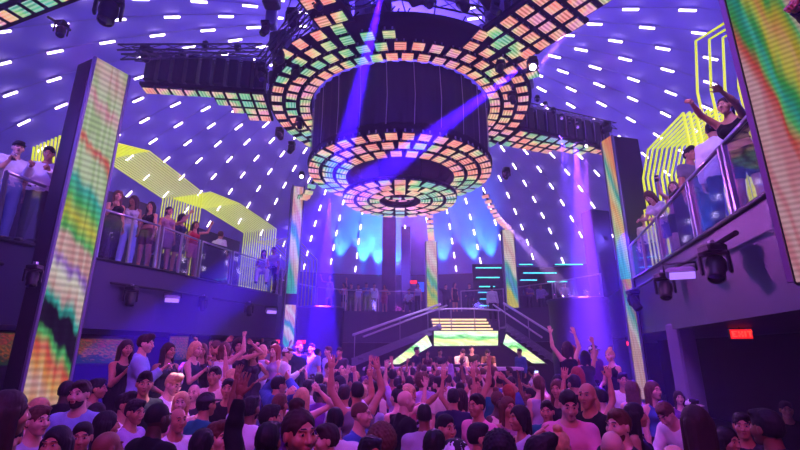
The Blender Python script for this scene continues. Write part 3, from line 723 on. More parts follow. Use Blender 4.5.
for k in range(24):
    q = 2 * PI * (k + .5) / 24; MB().tube([((R1 - .04) * math.cos(q), (R1 - .04) * math.sin(q), hh), ((R1 - .035) * math.cos(q + .012), (R1 - .035) * math.sin(q + .012), hh * .5), ((R1 - .04) * math.cos(q), (R1 - .04) * math.sin(q), 0)], .012, 5).build('cable', M_steel, o2)
RL_ = .5325 * HC
o3 = empty('led_ring', (0, YC, ZL)); tag(o3, 'lower hanging ring of LED tiles around a dark round opening', 'LED ring')
mb = MB(); mb.lathe([(RL_ - 1.3, .06), (RL_ - .05, .10), (RL_ + .03, .22), (RL_ - .1, .40), (RL_ - 1.3, .36), (RL_ - 1.3, .06)], n=72); mb.lathe([(.02, .34), (RL_ - 1.2, .34)], n=48); mb.build('ring_frame', M_blackm, o3)
t3 = ring_rows([RL_ - .17], 38, ZL, tilt=.10) + ring_rows([RL_ - .60], 33, ZL - .05, tilt=.10) + ring_rows([RL_ - 1.03], 27, ZL - .1, tilt=.10); place_tiles(o3, t3, 'x')
o4 = empty('led_disc', (0, YC, ZI)); tag(o4, 'small inner disc of staggered LED tiles hanging lowest at the centre', 'LED disc')
RI = .33 * HC
mb = MB(); mb.lathe([(.5, .06), (RI, .06), (RI, .16), (.5, .16), (.5, .06)], n=48)
for k in range(6): q = PI / 3 * k; mb.tube([(1.2 * math.cos(q), 1.2 * math.sin(q), .1), (1.3 * math.cos(q), 1.3 * math.sin(q), ZL - ZI + .3)], .02, 6)
mb.build('disc_frame', M_blackm, o4)
t4 = []
for j, r in enumerate((RI - .18, RI - .60, RI - 1.0)):
    nn = [24, 18, 12][j]
    for i in range(nn):
        a = 2 * PI * (i + .5 * j) / nn; d = Vector((math.cos(a), math.sin(a), 0)); t4.append(frame_at(Vector((0, YC, ZI)) + d * r, d, tilt=.06))
place_tiles(o4, t4, 'x')
# ---------- arms of the rig ----------
M_lav = pbr('lavender_case', c3((120, 108, 150)), .4)
M_lens = pbr('dark_lens', c3((40, 36, 60)), .08, spec=.8); M_hot = emit('hot_lens', c3((255, 235, 255)), 30.0); M_mid = emit('soft_lens', c3((170, 120, 255)), 1.3)
def fin_proto():
    mb = MB(); mb.box((0, 0, .58), (.30, .52, .96), bev=.04); mb.box((0, 0, 1.10), (.34, .46, .14), mi=1, bev=.02); mb.box((.16, 0, .5), (.03, .3, .5), mi=0); mb.tube([(-.17, -.2, .2), (-.2, -.26, .6), (-.16, -.22, 1.0)], .02, 5, mi=1); mb.tube([(.0, -.2, .1), (.03, -.24, .5), (0, -.2, 1.0)], .015, 5)
    me = mb.mesh('fin'); me.materials.append(M_black); me.materials.append(M_lav); return me
FIN = fin_proto()
def truss(mb, a, b, w=.28, r=.022, step=.5):
    a, b = Vector(a), Vector(b); t = (b - a); L = t.length; t.normalize(); s = t.cross(Vector((0, 0, 1))).normalized() * w / 2; u = s.cross(t).normalized() * w / 2
    cs = [s + u, s - u, -s - u, -s + u]
    for c in cs: mb.tube([a + c, b + c], r, 6)
    n = max(2, int(L / step))
    for i in range(n):
        for j in range(4):
            p = a + t * L * i / n + cs[j]; q = a + t * L * (i + 1) / n + cs[(j + 1) % 4]; mb.tube([p, q], r * .55, 4)
def lampboom(label, r0, r1, az, counts, fins=True, rise=1.3, anchor=0, width=0.0):
    """counts = tiles across at each step outwards; anchor -1/1 keeps one edge straight"""
    d = Vector((math.cos(az), math.sin(az), 0)); s = Vector((-d.y, d.x, 0)); c0 = Vector((0, YC, ZT)) + d * r0; n = len(counts)
    o = empty('lighting_boom', c0); tag(o, label, 'lighting rig arm', 'arms of the lighting rig'); ms = []; mb = MB(); L = r1 - r0; rz = Matrix.Rotation(az, 3, 'Z')
    for i, k in enumerate(counts):
        f = (i + .5) / n; p = Vector((0, YC, ZT)) + d * (r0 + L * f); mid = (max(counts) - k) / 2 * .44 * anchor
        for j in range(k): ms.append(frame_at(p + s * ((j - (k - 1) / 2) * .44 + mid), d))
        mb.box(p - c0 + s * mid + Vector((0, 0, .11)), (L / n + .02, k * .44 + .06, .09), rz)
        if fins:
            c = link('fin_stack', FIN, o); c.matrix_local = Matrix.Translation(p - c0 + s * (mid + anchor * (k - 1) * .2) + Vector((0, 0, .13))) @ Matrix.Rotation(az, 4, 'Z')
    place_tiles(o, ms, 'x'); mb.build('boom_plate', M_blackm, o)
    mb = MB(); tc = s * (anchor * (max(counts) - 1) * .2); truss(mb, tc + Vector((0, 0, rise)), tc + d * (L + .5) + Vector((0, 0, rise))); mb.build('truss', M_truss, o)
    return o
lampboom('left arm of the rig, single tiles growing to four by the ring', R1 + 1.40, 7.95, math.radians(186.5), (4, 4, 3, 2, 1, 1, 1, 1, 1), anchor=1)
lampboom('right arm of the rig above the dark totem, with rows of tiles', R1 + 1.42, 8.9, math.radians(21), (3, 3, 3, 3, 3, 2, 2, 2, 1, 1), anchor=-.6)
lampboom('upper right arm of the rig running out of the picture top', R1 + 1.5, 8.6, math.radians(-52), (4, 4, 4, 4, 3, 3, 3, 3, 3))
lampboom('short upper left arm of the rig at the picture top', R1 + 1.6, 8.2, math.radians(-110), (2, 2, 2, 2, 2, 2), fins=False)
# tile ribbons that drop to the far totems
def ribbon(label, a, b, n, w=.34):
    a, b = Vector(a), Vector(b); o = empty('led_ribbon', a); tag(o, label, 'LED ribbon', 'LED ribbons from the ring to the far columns'); d = b - a; ms = []
    for i in range(n):
        f = (i + .5) / n; sag = math.sin(f * PI) * -.25
        p = a + d * f + Vector((0, 0, sag)); up = Vector((0, .75, .66)); ms.append(frame_at(p, Vector((d.x, d.y, 0)), tilt=-.9))
    for m in ms:
        c = link('led_tile', TME, o); c.matrix_local = Matrix.Translation(-a) @ m @ Matrix.Diagonal((w / TILE, .5, 1, 1))
    mb = MB(); mb.tube([Vector((0, .1, .12)), d * .5 + Vector((0, .1, -.1)), d + Vector((0, .1, .1))], .05, 6); mb.build('carrier', M_black, o)
ribbon('straight ribbon of LED tiles dropping to the left far column', at(429.5, 214, 20.6), at(431.5, 240, 21.4), 8)
ribbon('slanting ribbon of LED tiles dropping to the right far column', at(484, 194, 18.6), at(509, 229, 20.4), 10)
ribbon('short ribbon of LED tiles meeting the slim left column', at(313, 183, 14.6), at(301, 197, 15.7), 5, .3)
# outer strip of tiles in the upper left corner
o = empty('led_strip', at(40, 18, 8.6)); tag(o, 'strip of glowing LED tiles in the upper left corner of the view', 'LED strip'); ms = []
a, b = Vector((-10.6, 9.2, ZT)), Vector((-6.3, 7.6, ZT)); d = (b - a).normalized(); s = Vector((-d.y, d.x, 0))
for i in range(11):
    for j in range(2): ms.append(frame_at(a + (b - a) * (i / 10) - s * (.46 * j), s))
place_tiles(o, ms, 'x')
mb = MB(); q = Matrix.Translation(-o.location)
vs = [q @ (a + s * .3 + Vector((0, 0, z))) for z in (.07, .5)] + [q @ (b + s * .3 + Vector((0, 0, z))) for z in (.07, .5)] + [q @ (a - s * 1.3 + Vector((0, 0, z))) for z in (.07, .5)] + [q @ (b - s * 1.3 + Vector((0, 0, z))) for z in (.07, .5)]
mb.add(vs, [(0, 1, 3, 2), (4, 6, 7, 5), (0, 2, 6, 4), (1, 5, 7, 3), (0, 4, 5, 1), (2, 3, 7, 6)]); mb.build('strip_plate', M_blackm, o)
# ---------- moving head lamps ----------
def mover(label, p, aim, size=1.0, hot=0, group=None, rail=None):
    """base, yoke, head with lens; hangs from p, head looks along aim"""
    o = empty('moving_head_lamp', p); tag(o, label, 'stage light', group); S = size
    MB().box((0, 0, -.07 * S), (.32 * S, .30 * S, .14 * S), bev=.03 * S).build('base', M_black, o)
    aim = Vector(aim).normalized(); yaw = math.atan2(aim.x, -aim.y); mz = Matrix.Rotation(yaw, 4, 'Z')
    mb = MB()
    for s in (-1, 1): mb.box((s * .19 * S, 0, -.30 * S), (.05 * S, .12 * S, .36 * S), bev=.02 * S)
    mb.box((0, 0, -.155 * S), (.40 * S, .14 * S, .05 * S), bev=.01 * S); y = mb.build('yoke', M_black, o); y.matrix_local = mz
    q = Vector((0, 0, -1)).rotation_difference(aim).to_matrix().to_4x4(); hm = Matrix.Translation((0, 0, -.38 * S)) @ q
    mb = MB(); mb.lathe([(.001, .24 * S), (.10 * S, .23 * S), (.145 * S, .14 * S), (.15 * S, -.02 * S), (.125 * S, -.10 * S), (.13 * S, -.22 * S), (.115 * S, -.24 * S)], n=20); h = mb.build('head', M_lav if hot else M_black, o); h.matrix_local = hm
    mb = MB(); mb.lathe([(.001, -.225 * S), (.06 * S, -.228 * S), (.112 * S, -.215 * S)], n=20); l = mb.build('lens', {0: M_lens, 1: M_mid, 2: M_hot}[hot], h)
    mb = MB(); mb.box((0, 0, .02), (.05, .05, .06)); mb.build('clamp', M_steel, o); return o
def washbar(label, p, rz, group):
    o = empty('wash_light', p, rz); tag(o, label, 'stage light', group)
    MB().box((0, 0, -.14), (.36, .14, .16), Matrix.Rotation(.5, 3, 'X'), bev=.03).build('housing', M_lav, o)
    MB().box((0, -.09, -.19), (.31, .02, .10), Matrix.Rotation(.5, 3, 'X')).build('lens', M_mid, o)
    MB().tube([(-.2, 0, -.12), (-.2, 0, .0), (.2, 0, .0), (.2, 0, -.12)], .015, 6).build('bracket', M_black, o)
# pipes on the fascias with their lamps
def FP_(px, y, z, inw=.22):
    p = SC((X(px, y, z), y, z)); v = Vector((-p.x, CC.y - p.y, 0)).normalized(); return p + v * inw
def pipe(label, pts):
    pts = [SC(p) for p in pts]
    mb = MB(); mb.tube(pts, .03, 8); o = mb.build('lamp_pipe', M_black); tag(o, label, 'pipe')
pipe('black lamp pipe on the left fascia left of the tall LED column', [(-8.15, 6.0, 3.75), (-7.42, 8.15, 3.75)])
pipe('black lamp pipe along the left fascia under the women', [(-6.75, 10.3, 3.72), (-6.12, 11.6, 3.72), (-5.72, 13.0, 3.72)])
pipe('black lamp pipe along the left fascia by the seated guests', [(-5.62, 13.4, 3.72), (-5.25, 14.4, 3.72), (-4.5, 16.2, 3.72)])
pipe('black lamp pipe along the right fascia', [(6.6, 12.6, 3.85), (6.0, 10.4, 3.85), (5.5, 8.2, 3.85), (4.95, 6.3, 3.85)])
GL = 'lamps hung under the left balcony front'; GRr = 'lamps hung under the right balcony front'
mover('dark stage lamp on the left fascia, left of the tall LED column', FP_(17, 7.9, 3.72), (.3, -.3, -1), .55, 0, GL)
mover('dark moving lamp under the women, nearest the tall LED column', FP_(121, 10.6, 3.70), (.2, -.2, -1), .72, 0, GL)
washbar('small violet lit wash light right of the women\'s moving lamp', FP_(163, 11.6, 3.66), .5, GL)
mover('dark moving lamp under the black booth on the left balcony', FP_(195, 12.7, 3.70), (.2, -.1, -1), .62, 0, GL)
mover('dark moving lamp under the seated woman on the left balcony', FP_(243, 14.4, 3.70), (.3, -.3, -1), .66, 0, GL)
washbar('violet lit wash light farthest along the left fascia', FP_(266, 15.3, 3.66), .5, GL)
mover('largest dark moving lamp on the right fascia, nearest the big LED column', FP_(731, 6.7, 3.83), (-.5, -.5, -.9), .74, 0, GRr)
washbar('violet lit wash light between two lamps on the right fascia', FP_(695, 8.1, 3.80), -.4, GRr)
mover('round dark moving lamp second along the right fascia', FP_(677, 9.4, 3.83), (-.4, -.5, -1), .72, 0, GRr)
mover('dark moving lamp on the right fascia next to the thin LED strip', FP_(643, 12.2, 3.83), (.3, -.5, -1), .78, 0, GRr)
# lamps on the rig
def hang(label, px, py, Y, aim, size, hot=0, g='lamps hung from the lighting rig'):
    p = at(px, py, Y); return mover(label, p, aim, size, hot, g)
hang('large dark lamp at the picture top left, hanging alone under the dome', 112, -6, 6.6, (.1, -.2, -1), 1.05)
hang('dark lamp dangling from a thin arm in the upper left', 63, 22, 8.0, (.3, -.3, -1), .62)
hang('grey-backed lamp at the outer end of the left arm', 147, 47, 10.6, (.5, -.5, -.8), .85)
hang('dark lamp at the top left above the left arm', 266, 22, 9.6, (-.3, -.4, -1), .7)
hang('black lamp left of the uppermost ring tiles', 293, 10, 9.0, (.2, -.3, -1), .8)
hang('small dark lamp hanging left of the ring by the outer tiles', 300, 118, 12.2, (.2, -.4, -1), .62)
hang('dark lamp high above the middle of the ring', 462, -8, 9.2, (.3, -.4, -1), 1.0)
hang('glaring white round lamp right of the ring', 532, 58, 10.2, (-.28, -.8, -.62), .72, 2)
hang('small glaring lamp left of the lower ring above the slim column', 302, 172, 15.0, (.15, -.9, -.3), .50, 2)
hang('bright little lamp under the right arm by the lower ring', 585, 142, 15.2, (-.05, -.8, -.5), .42, 2)
hang('dark angled lamp at the end of the right arm', 606, 122, 15.8, (-.8, -.2, -.5), .9)
for i, (px, py, Y) in enumerate([(553, 108, 14.2), (561, 114, 14.6), (569, 119, 15), (577, 123, 15.4), (585, 127, 15.8), (545, 102, 13.9), (537, 96, 13.5)]):
    words_ = ['third', 'fourth', 'fifth', 'sixth', 'outermost', 'second', 'innermost'][i]
    hang('%s of the small lamps standing on the right arm' % words_, px, py, Y, (-.2, -.7, -.7), .42, 1 if i % 2 else 0, 'small lamps along the right arm')
for i, (px, py, Y, w_) in enumerate([(206, 42, 11.2, 'middle'), (238, 44, 11.2, 'inner'), (183, 50, 11.0, 'outer')]):
    hang('%s upright lamp on the truss above the left arm' % w_, px, py, Y, (.2, -.8, .4), .45, 0)
for i, (px, py, Y, w_) in enumerate([(280, 52, 9.6, 'black lamp high on the left of the ring, under the slanting truss'), (262, 68, 10.2, 'black lamp between the left arm and the ring'), (296, 66, 10.0, 'black lamp touching the upper left ring tiles'), (280, 128, 12.6, 'small black lamp low on the left of the ring'),
    (292, 142, 13.2, 'small black lamp beside the lower ring on the left'), (500, 60, 10.4, 'black lamp on the upper right of the ring'), (512, 92, 11.8, 'black lamp right of the drum'), (506, 168, 14.0, 'small black lamp right of the lower ring'), (430, -6, 8.6, 'black lamp above the ring near the picture top'), (318, -4, 8.4, 'black lamp left of the blue beam at the picture top'), (495, 2, 8.8, 'black lamp at the picture top beside the upper right arm')]):
    hang(w_, px, py, Y, (random.uniform(-.6, .6), -.4, -.9), .68)
# extra dark rigging mass behind the tiles: motors and cables above the upper ring
rg = random.Random(5)
o = empty('rig_grid', (0, YC, ZT + 1.2)); tag(o, 'tangle of dark truss and chain motors above the LED ring', 'truss grid')
mb = MB()
for a in range(0, 360, 30):
    q0, q1 = math.radians(a), math.radians(a + 30); truss(mb, (4.2 * math.cos(q0), 4.2 * math.sin(q0), 0), (4.2 * math.cos(q1), 4.2 * math.sin(q1), 0), .3, .028)
mb.build('ring_truss', M_truss, o)
for k in range(64):
    q = 2 * PI * k / 64; r = 4.2 + rg.uniform(-.9, .8); z = rg.uniform(-.45, .5); p = Vector((r * math.cos(q), r * math.sin(q), z))
    MB().box(p, (rg.uniform(.25, .55), rg.uniform(.25, .55), rg.uniform(.3, .7)), Matrix.Rotation(rg.uniform(0, 3), 3, 'Z'), bev=.04).build('chain_motor', M_black if k % 3 else M_lav, o)
mb = MB()
for k in range(12):
    q = 2 * PI * k / 12; mb.tube([(4.2 * math.cos(q), 4.2 * math.sin(q), .1), (3.9 * math.cos(q), 3.9 * math.sin(q), 2.2)], .02, 5)
mb.build('hoist_chain', M_steel, o)
for k in range(40):
    q = rg.uniform(0, 2 * PI); r = rg.uniform(3.3, 4.7); dq = rg.uniform(.05, .25); sg = rg.choice((-1, 1))
    MB().tube([(r * math.cos(q + dq * t), r * math.sin(q + dq * t), -.35 - .35 * math.sin(PI * t) + .5 * (t - .5) * sg) for t in (0, .25, .5, .75, 1)], .018, 5).build('cable', M_blackm, o)
# outer truss from near left totem to the left arm
mb = MB(); a, b = at(119, 52, 9.6), at(262, 50, 11.6); truss(mb, (0, 0, 0), b - a, .26, .024); o = mb.build('truss', M_truss); o.location = a; tag(o, 'straight truss from the tall left column to the ring', 'truss')
mb = MB(); a, b = at(262, 62, 9.8), at(322, -14, 8.2); truss(mb, (0, 0, 0), b - a, .22, .022); o = mb.build('truss', M_truss); o.location = a; tag(o, 'slanting truss left of the uppermost ring tiles', 'truss')
mb = MB(); a, b = at(48, 17, 8.0), at(70, 30, 8.0); mb.tube([Vector((0, 0, 0)), b - a], .03, 6); o = mb.build('hanging_pipe', M_black); o.location = a; tag(o, 'thin black arm holding the dangling lamp upper left', 'pipe')
# ---------- cabanas of bent tubes ----------
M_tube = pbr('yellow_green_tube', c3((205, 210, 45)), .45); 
M_tubel = NT('yellow_green_tube_glow'); 
_b = M_tubel.n('ShaderNodeBsdfPrincipled'); _b.inputs['Base Color'].default_value = (*c3((205, 215, 40)), 1); _b.inputs['Emission Color'].default_value = (*c3((190, 200, 30)), 1); _b.inputs['Emission Strength'].default_value = 1.25  # glow put into the tube material to brighten the canopies
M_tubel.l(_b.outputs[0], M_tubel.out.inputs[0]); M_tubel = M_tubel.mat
def cabana(label, pts, arr, n, r=.019, m=None):
    o = empty('tube_canopy', pts[-1]); tag(o, label, 'canopy', 'yellow-green tube canopies on the balconies'); P = [Vector(p) for p in pts]; arr = Vector(arr)
    for i in range(n):
        sh = arr * (i / (n - 1)); mb = MB(); mb.tube([p + sh - P[-1] for p in P], r, 6); mb.build('bent_tube', m or M_tubel, o)
    return o
def rel(x, y, z): return SC((x, y, z + CH))
DZ = DECK - CH
cabana('yellow-green fin screen behind the men at the far left', [at(64, 134, 9.2), at(60, 168, 9.2), Vector((at(60, 168, 9.2).x, 9.2, deckz(at(60, 168, 9.2).x, 9.2)))], at(34, 147, 10.0) - at(64, 134, 9.2), 9, .024)
cabana('large yellow-green tube canopy over the group of women', [rel(-7.3, 10.1, 5.10), rel(-7.0, 11.3, 5.40), rel(-6.4, 13.5, 4.98), rel(-6.4, 13.5, DZ)], (-1.5, .52, 0), 15)
cabana('second yellow-green tube canopy right of the seated man', [rel(-6.35, 13.9, 5.16), rel(-5.95, 15.5, 5.30), rel(-5.05, 17.4, 4.85), rel(-5.05, 17.4, DZ)], (-1.5, .6, 0), 15)
cabana('small far pale tube canopy beside the slim left column', [rel(-5.0, 19.0, 4.9), rel(-4.6, 19.8, 4.9), rel(-4.0, 21.0, 4.3), rel(-4.0, 21.0, DZ)], (-1.6, .7, 0), 10, .025, M_tube)
cabana('nearest tube canopy on the right, rising behind the raised arms', [Vector((5.30, 6.9, deckz(5.3, 6.9))), Vector((5.28, 6.9, 6.6)), Vector((5.33, 6.75, CH + 5.4)), Vector((5.45, 6.0, CH + 5.26)), Vector((5.5, 5.2, CH + 4.7))], (1.5, -.3, 0), 8, .022)
cabana('yellow-green tube canopy behind the men on the right balcony', [Vector((6.83, 11.6, deckz(6.83, 11.6))), Vector((6.83, 11.6, CH + 4.7)), Vector((6.74, 11.0, CH + 5.3)), Vector((6.1, 8.5, CH + 4.96)), Vector((6.1, 8.5, deckz(6.1, 8.5)))], (1.35, -.4, 0), 13, .03)
cabana('low yellow-green tube screen behind the bending woman on the right', [rel(7.3, 12.6, DZ), rel(7.3, 12.6, 4.1), rel(8.2, 12.9, 4.5)], (.9, .2, 0), 9, .02)
# dark partition boards behind the guests
def board(name, label, a, b, z0, z1, th=.08, m=M_dark):
    a, b = Vector(a), Vector(b); d = b - a; o = MB().box((0, 0, (z1 - z0) / 2), (d.length, th, z1 - z0)).build(name, m); o.location = ((a.x + b.x) / 2, (a.y + b.y) / 2, z0); o.rotation_euler = (0, 0, math.atan2(d.y, d.x)); tag(o, label, 'partition'); return o
board('partition_board', 'dark partition board behind the group of women', (-9.2, 9.8), (-7.8, 13.4), 4.0, DECK + 2.35)
board('partition_board', 'dark partition board behind the seated guests on the left balcony', (-7.7, 14.0), (-6.5, 17.4), DECK - .1, DECK + 2.2)
board('partition_board', 'dark partition board behind the men at the far left', (-9.9, 7.0), (-7.9, 9.3), 3.8, DECK + 1.7)
# ---------- railings ----------
def railing(label, a, b, za, zb, h=1.08, glassy=True, posts=2, group=None):
    a, b = Vector((*a, za)), Vector((*b, zb)); d = b - a; L = d.length; o = empty('balcony_railing', a); o.rotation_euler = (0, -math.asin(d.z / L), math.atan2(d.y, d.x)); tag(o, label, 'railing', group)
    for i in range(posts):
        x = L * i / (posts - 1) * .98 + .01; MB().box((x, 0, h / 2), (.05, .05, h)).build('post', M_steel, o)
    MB().tube([(0, 0, h), (L, 0, h)], .028, 8).build('handrail', M_steel, o)
    if glassy: MB().box((L / 2, .0, h / 2), (L - .12, .015, h - .12)).build('glass_panel', M_glass, o)
def off(p, k): 
    v = (Vector((CC.x, CC.y)) - Vector(p)).normalized() * -k; return (p[0] + v.x, p[1] + v.y)
FR = [off(p, .09) for p in FRONT]
nm_ = {2: 'glass railing at the far left below the cap-wearing man', 3: 'glass railing ending at the tall LED column', 4: 'glass railing before the first women', 5: 'glass railing before the last women', 6: 'glass railing beside the black booth', 7: 'glass railing before the seated woman', 8: 'short glass railing at the far corner of the left balcony',
       9: 'railing turning back behind the slim left column', 11: 'far railing above the left round podium', 12: 'far railing in front of the distant guests', 13: 'far railing below the blue glow', 14: 'far railing left of the red exit sign', 16: 'far railing right of the landing',
       17: 'far railing before the cyan bar shelves', 18: 'far railing left of the right round podium', 20: 'glass railing at the dark totem', 21: 'glass railing before the bending woman', 22: 'glass railing next to the black speaker box', 23: 'glass railing in front of the man in white', 24: 'glass railing below the woman with raised arms', 25: 'glass railing behind the huge LED column', 10: 'railing by the far tube canopy'}
for i, l in nm_.items(): a_, b_ = Vector((*FR[i], FZ[i])), Vector((*FR[i + 1], FZ[i + 1])); e_ = (b_ - a_).normalized() * .05; a_ += e_; b_ -= e_; railing(l, a_[:2], b_[:2], a_.z + .01, b_.z + .01, h=.90 if i >= 20 else 1.08, posts=3 if i in (4, 5, 12, 21) else 2)
# booth / boxes on the balconies
def booth(name, label, cat, x, y, w, d, h, rz, z=None, m=M_blackm):
    if z is None: q = SC((x, y, DECK)); x, y = q.x, q.y; z = deckz(x, y) + .03
    o = empty(name, (x, y, z), rz); tag(o, label, cat); MB().box((0, 0, h / 2), (w, d, h), bev=.02).build('body', m, o); MB().box((0, 0, h + .02), (w + .06, d + .06, .04), bev=.01).build('top', M_black, o); return o
booth('bar_counter', 'black boxy counter in front of the man in white on the left balcony', 'counter', -6.15, 13.85, .9, .55, 1.12, 1.15)
booth('loudspeaker', 'tall black box between the bending woman and the men', 'speaker', 6.95, 9.9, .5, .6, 1.2, -.2)
booth('storage_box', 'low dark box under the woman in red on the left balcony', 'box', -6.75, 12.75, .8, .5, .5, 1.0)
# ---------- round podiums ----------
def podium(label, x, y, r, z):
    o = empty('round_podium', (x, y, 0)); tag(o, label, 'podium'); MB().lathe([(r, 0), (r, z - .12), (r + .05, z - .1), (r + .05, z), (.01, z)], n=64).build('drum', M_fascia, o)
    mb = MB(); mb.lathe([(.01, z + .02), (r * .6, z + .05), (r * 1.02, z + .01)], n=48); mb.build('top_cloth', pbr('pale_table_top', c3((190, 170, 205)), .5), o); return o
podium('tall round blue-lit podium below the slim left column', -3.35, 19.0, .95, 3.98)
podium('tall round violet-lit podium at the right with a pale top', 6.5, 16.4, 1.02, 4.02)
gl = MB(); 
M_clear = glass('drink_glass', (.9, .9, 1), .2); GP = MB().lathe([(.001, 0), (.033, 0), (.03, .004), (.033, .13), (.036, .14), (.03, .13), (.001, .012)], n=14).mesh('drinking_glass'); GP.materials.append(M_clear)
for i, (a, r) in enumerate([(.3, .5), (1.4, .7), (2.3, .55), (3.2, .8), (4.0, .65), (4.7, .8), (5.3, .5), (5.9, .8)]):
    o = link('drinking_glass', GP); o.location = (6.5 + r * math.cos(a), 16.4 + r * math.sin(a), 4.02 + .045); o.scale = (1.5,) * 3; tag(o, 'clear glass standing on the pale top of the right podium', 'glass', 'glasses on the right podium')
# ---------- stage: landing, stairs, booth ----------
M_stage = [(0, PALE), (.25, c3((235, 240, 170))), (.5, GR), (.7, c3((215, 245, 225))), (1, c3((235, 240, 180)))]
ms_ = screen('stage_picture', M_stage, 1.6, .15, .9, 2.0, 12, nscale=2.5, linedepth=.15)
def slabquad(name, label, cat, pts, th, m, casing=True):
    """a thick panel whose front face is the quad pts (world), given clockwise from the upper left"""
    P = [Vector(p) for p in pts]; c = sum(P, Vector()) / 4; nrm = (P[1] - P[0]).cross(P[3] - P[0]).normalized()
    if nrm.y > 0: nrm = -nrm
    o = empty(name, c); tag(o, label, cat)
    def q(k, a, b):
        R_ = [c + (p - c) * (1 + k) - c for p in P]; return [p + nrm * a for p in R_] + [p + nrm * b for p in R_]
    F_ = [(0, 1, 2, 3), (7, 6, 5, 4), (0, 4, 5, 1), (1, 5, 6, 2), (2, 6, 7, 3), (3, 7, 4, 0)]
    MB().add(q(0, 0, -.04), F_).build('screen', m, o); MB().add(q(.05, -.03, -th), F_).build('casing', M_black, o); return o
slabquad('video_wall', 'wide pale green LED panel above the disc jockeys', 'LED panel', [at(434, 331, 19), at(498, 331, 19), at(498, 345.5, 19), at(434, 346, 19)], .2, ms_)
slabquad('video_wall', 'slanted pale LED panel left of the booth, falling to the left', 'LED panel', [at(427, 335, 18.8), at(432, 345.5, 18.8), at(400, 364, 17.4), at(389, 364, 17.4)], .2, ms_)
slabquad('video_wall', 'slanted pale LED panel right of the booth, falling to the right', 'LED panel', [at(506, 334, 18.8), at(545, 363, 17.6), at(532, 363, 17.6), at(503, 344, 18.8)], .2, ms_)
# dark wall behind the booth and the landing above it
x0, x1 = X(434, 19.4, 2.4), X(499, 19.4, 2.4)
o = MB().box((0, 0, 1.2), (x1 - x0 + 1.3, .3, 2.4)).build('wall_booth', M_blackm); o.location = ((x0 + x1) / 2, 19.55, 0); tag(o, kind='structure')
o = empty('stair_landing', ((x0 + x1) / 2, 20.6, 0)); tag(o, 'raised stair landing with glowing steps above the booth', 'stairs')
w = x1 - x0
M_step = emit('step_light', c3((255, 215, 165)), 1.6)
MB().box((0, .4, 2.0 + .55), (w + .3, 2.4, 1.1)).build('landing', M_dark, o)
for i in range(4):
    z = 3.16 + i * .17; MB().box((0, -.2 + i * .45, z), (w - .1, .45, .10)).build('step', M_grey, o); MB().box((0, -.44 + i * .45, z), (w - .14, .03, .075)).build('step_light', M_step, o)
mb = MB(); pts = [Vector((x - (x0 + x1) / 2, -.55 + .0 * x, 4.05 - .06 * ((x - (x0 + x1) / 2) / (w / 2)) ** 2)) for x in [x0 - .3 + (w + .6) * t / 10 for t in range(11)]]
mb.tube(pts, .04, 6); mb.build('handrail', M_pale, o)
for t in (0, .33, .66, 1): x = -w / 2 - .2 + (w + .4) * t; MB().tube([(x, -.55, 3.1), (x, -.55, 4.0)], .022, 6).build('baluster', M_steel, o)
def flight(label, top, bot, wdt, mirror):
    top, bot = Vector(top), Vector(bot); o = empty('stair_flight', bot); tag(o, label, 'stairs', 'staircases beside the booth'); d = top - bot; n = 9
    mb = MB(); mb.tube([Vector((0, 0, .95)), d + Vector((0, 0, .95))], .05, 8); mb.build('handrail', M_pale, o)
    mb = MB(); mb.tube([Vector((mirror * .35, .6, .9)), d + Vector((mirror * .35, .6, .95))], .04, 8); mb.build('handrail', M_pale, o)
    for i in range(n):
        f = (i + .5) / n; p = d * f; MB().box((p.x, p.y + .4, p.z), (abs(d.x) / n + .08, 1.1, .06)).build('tread', M_grey, o)
    for f in (.02, .5, .98): p = d * f; MB().tube([p, p + Vector((0, 0, .95))], .02, 6).build('baluster', M_steel, o)
    mb = MB(); t = d.normalized(); ang = math.atan2(d.z, d.x); mb.add([Vector((0, -.1, -.22)), d + Vector((0, -.1, -.22)), d + Vector((0, -.1, .1)), Vector((0, -.1, .1)), Vector((0, -.16, -.22)), d + Vector((0, -.16, -.22)), d + Vector((0, -.16, .1)), Vector((0, -.16, .1))], [(0, 1, 2, 3), (7, 6, 5, 4), (0, 4, 5, 1), (1, 5, 6, 2), (2, 6, 7, 3), (3, 7, 4, 0)]); mb.build('stringer', M_grey, o)
tl, tr = at(441, 326, 19.9), at(505, 325, 19.9); bl, br = at(352, 361, 17.4), at(558, 361, 17.9)
flight('left staircase climbing to the landing beside the booth', tl, bl, 1, 1); flight('right staircase climbing to the landing beside the booth', tr, br, 1, -1)
# DJ counter
a, b = at(365, 370, 15.6), at(520, 369, 15.6)
o = empty('dj_counter', ((a.x + b.x) / 2, 15.6, 0)); tag(o, 'long pale-topped counter of the booth in front of the crowd', 'counter')
MB().box((0, .15, a.z / 2), (b.x - a.x, .7, a.z), bev=.03).build('body', M_black, o); MB().box((0, .1, a.z + .04), (b.x - a.x + .1, .85, .1), bev=.02).build('counter_top', pbr('pale_counter', c3((215, 190, 215)), .5), o)
zc = a.z + .09; cx = (a.x + b.x) / 2
o = MB().box((0, .1, .3), (b.x - a.x + 1, 3.0, .62)).build('floor_stage', M_blackm); o.location = (cx, 17.6, 0); tag(o, kind='structure')
for i, (px, lb) in enumerate([(459, 'left black turntable on the booth counter'), (482, 'right black turntable on the booth counter')]):
    o = empty('turntable', (X(px, 15.75, zc), 15.75, zc)); tag(o, lb, 'turntable'); MB().box((0, 0, .045), (.42, .34, .09), bev=.01).build('body', M_black, o); MB().lathe([(.001, .105), (.15, .105), (.15, .09)], n=24).build('platter', M_steel, o)
    MB().tube([(.16, .1, .1), (.17, -.02, .12), (.11, -.08, .115)], .006, 5).build('tone_arm', M_steel, o)
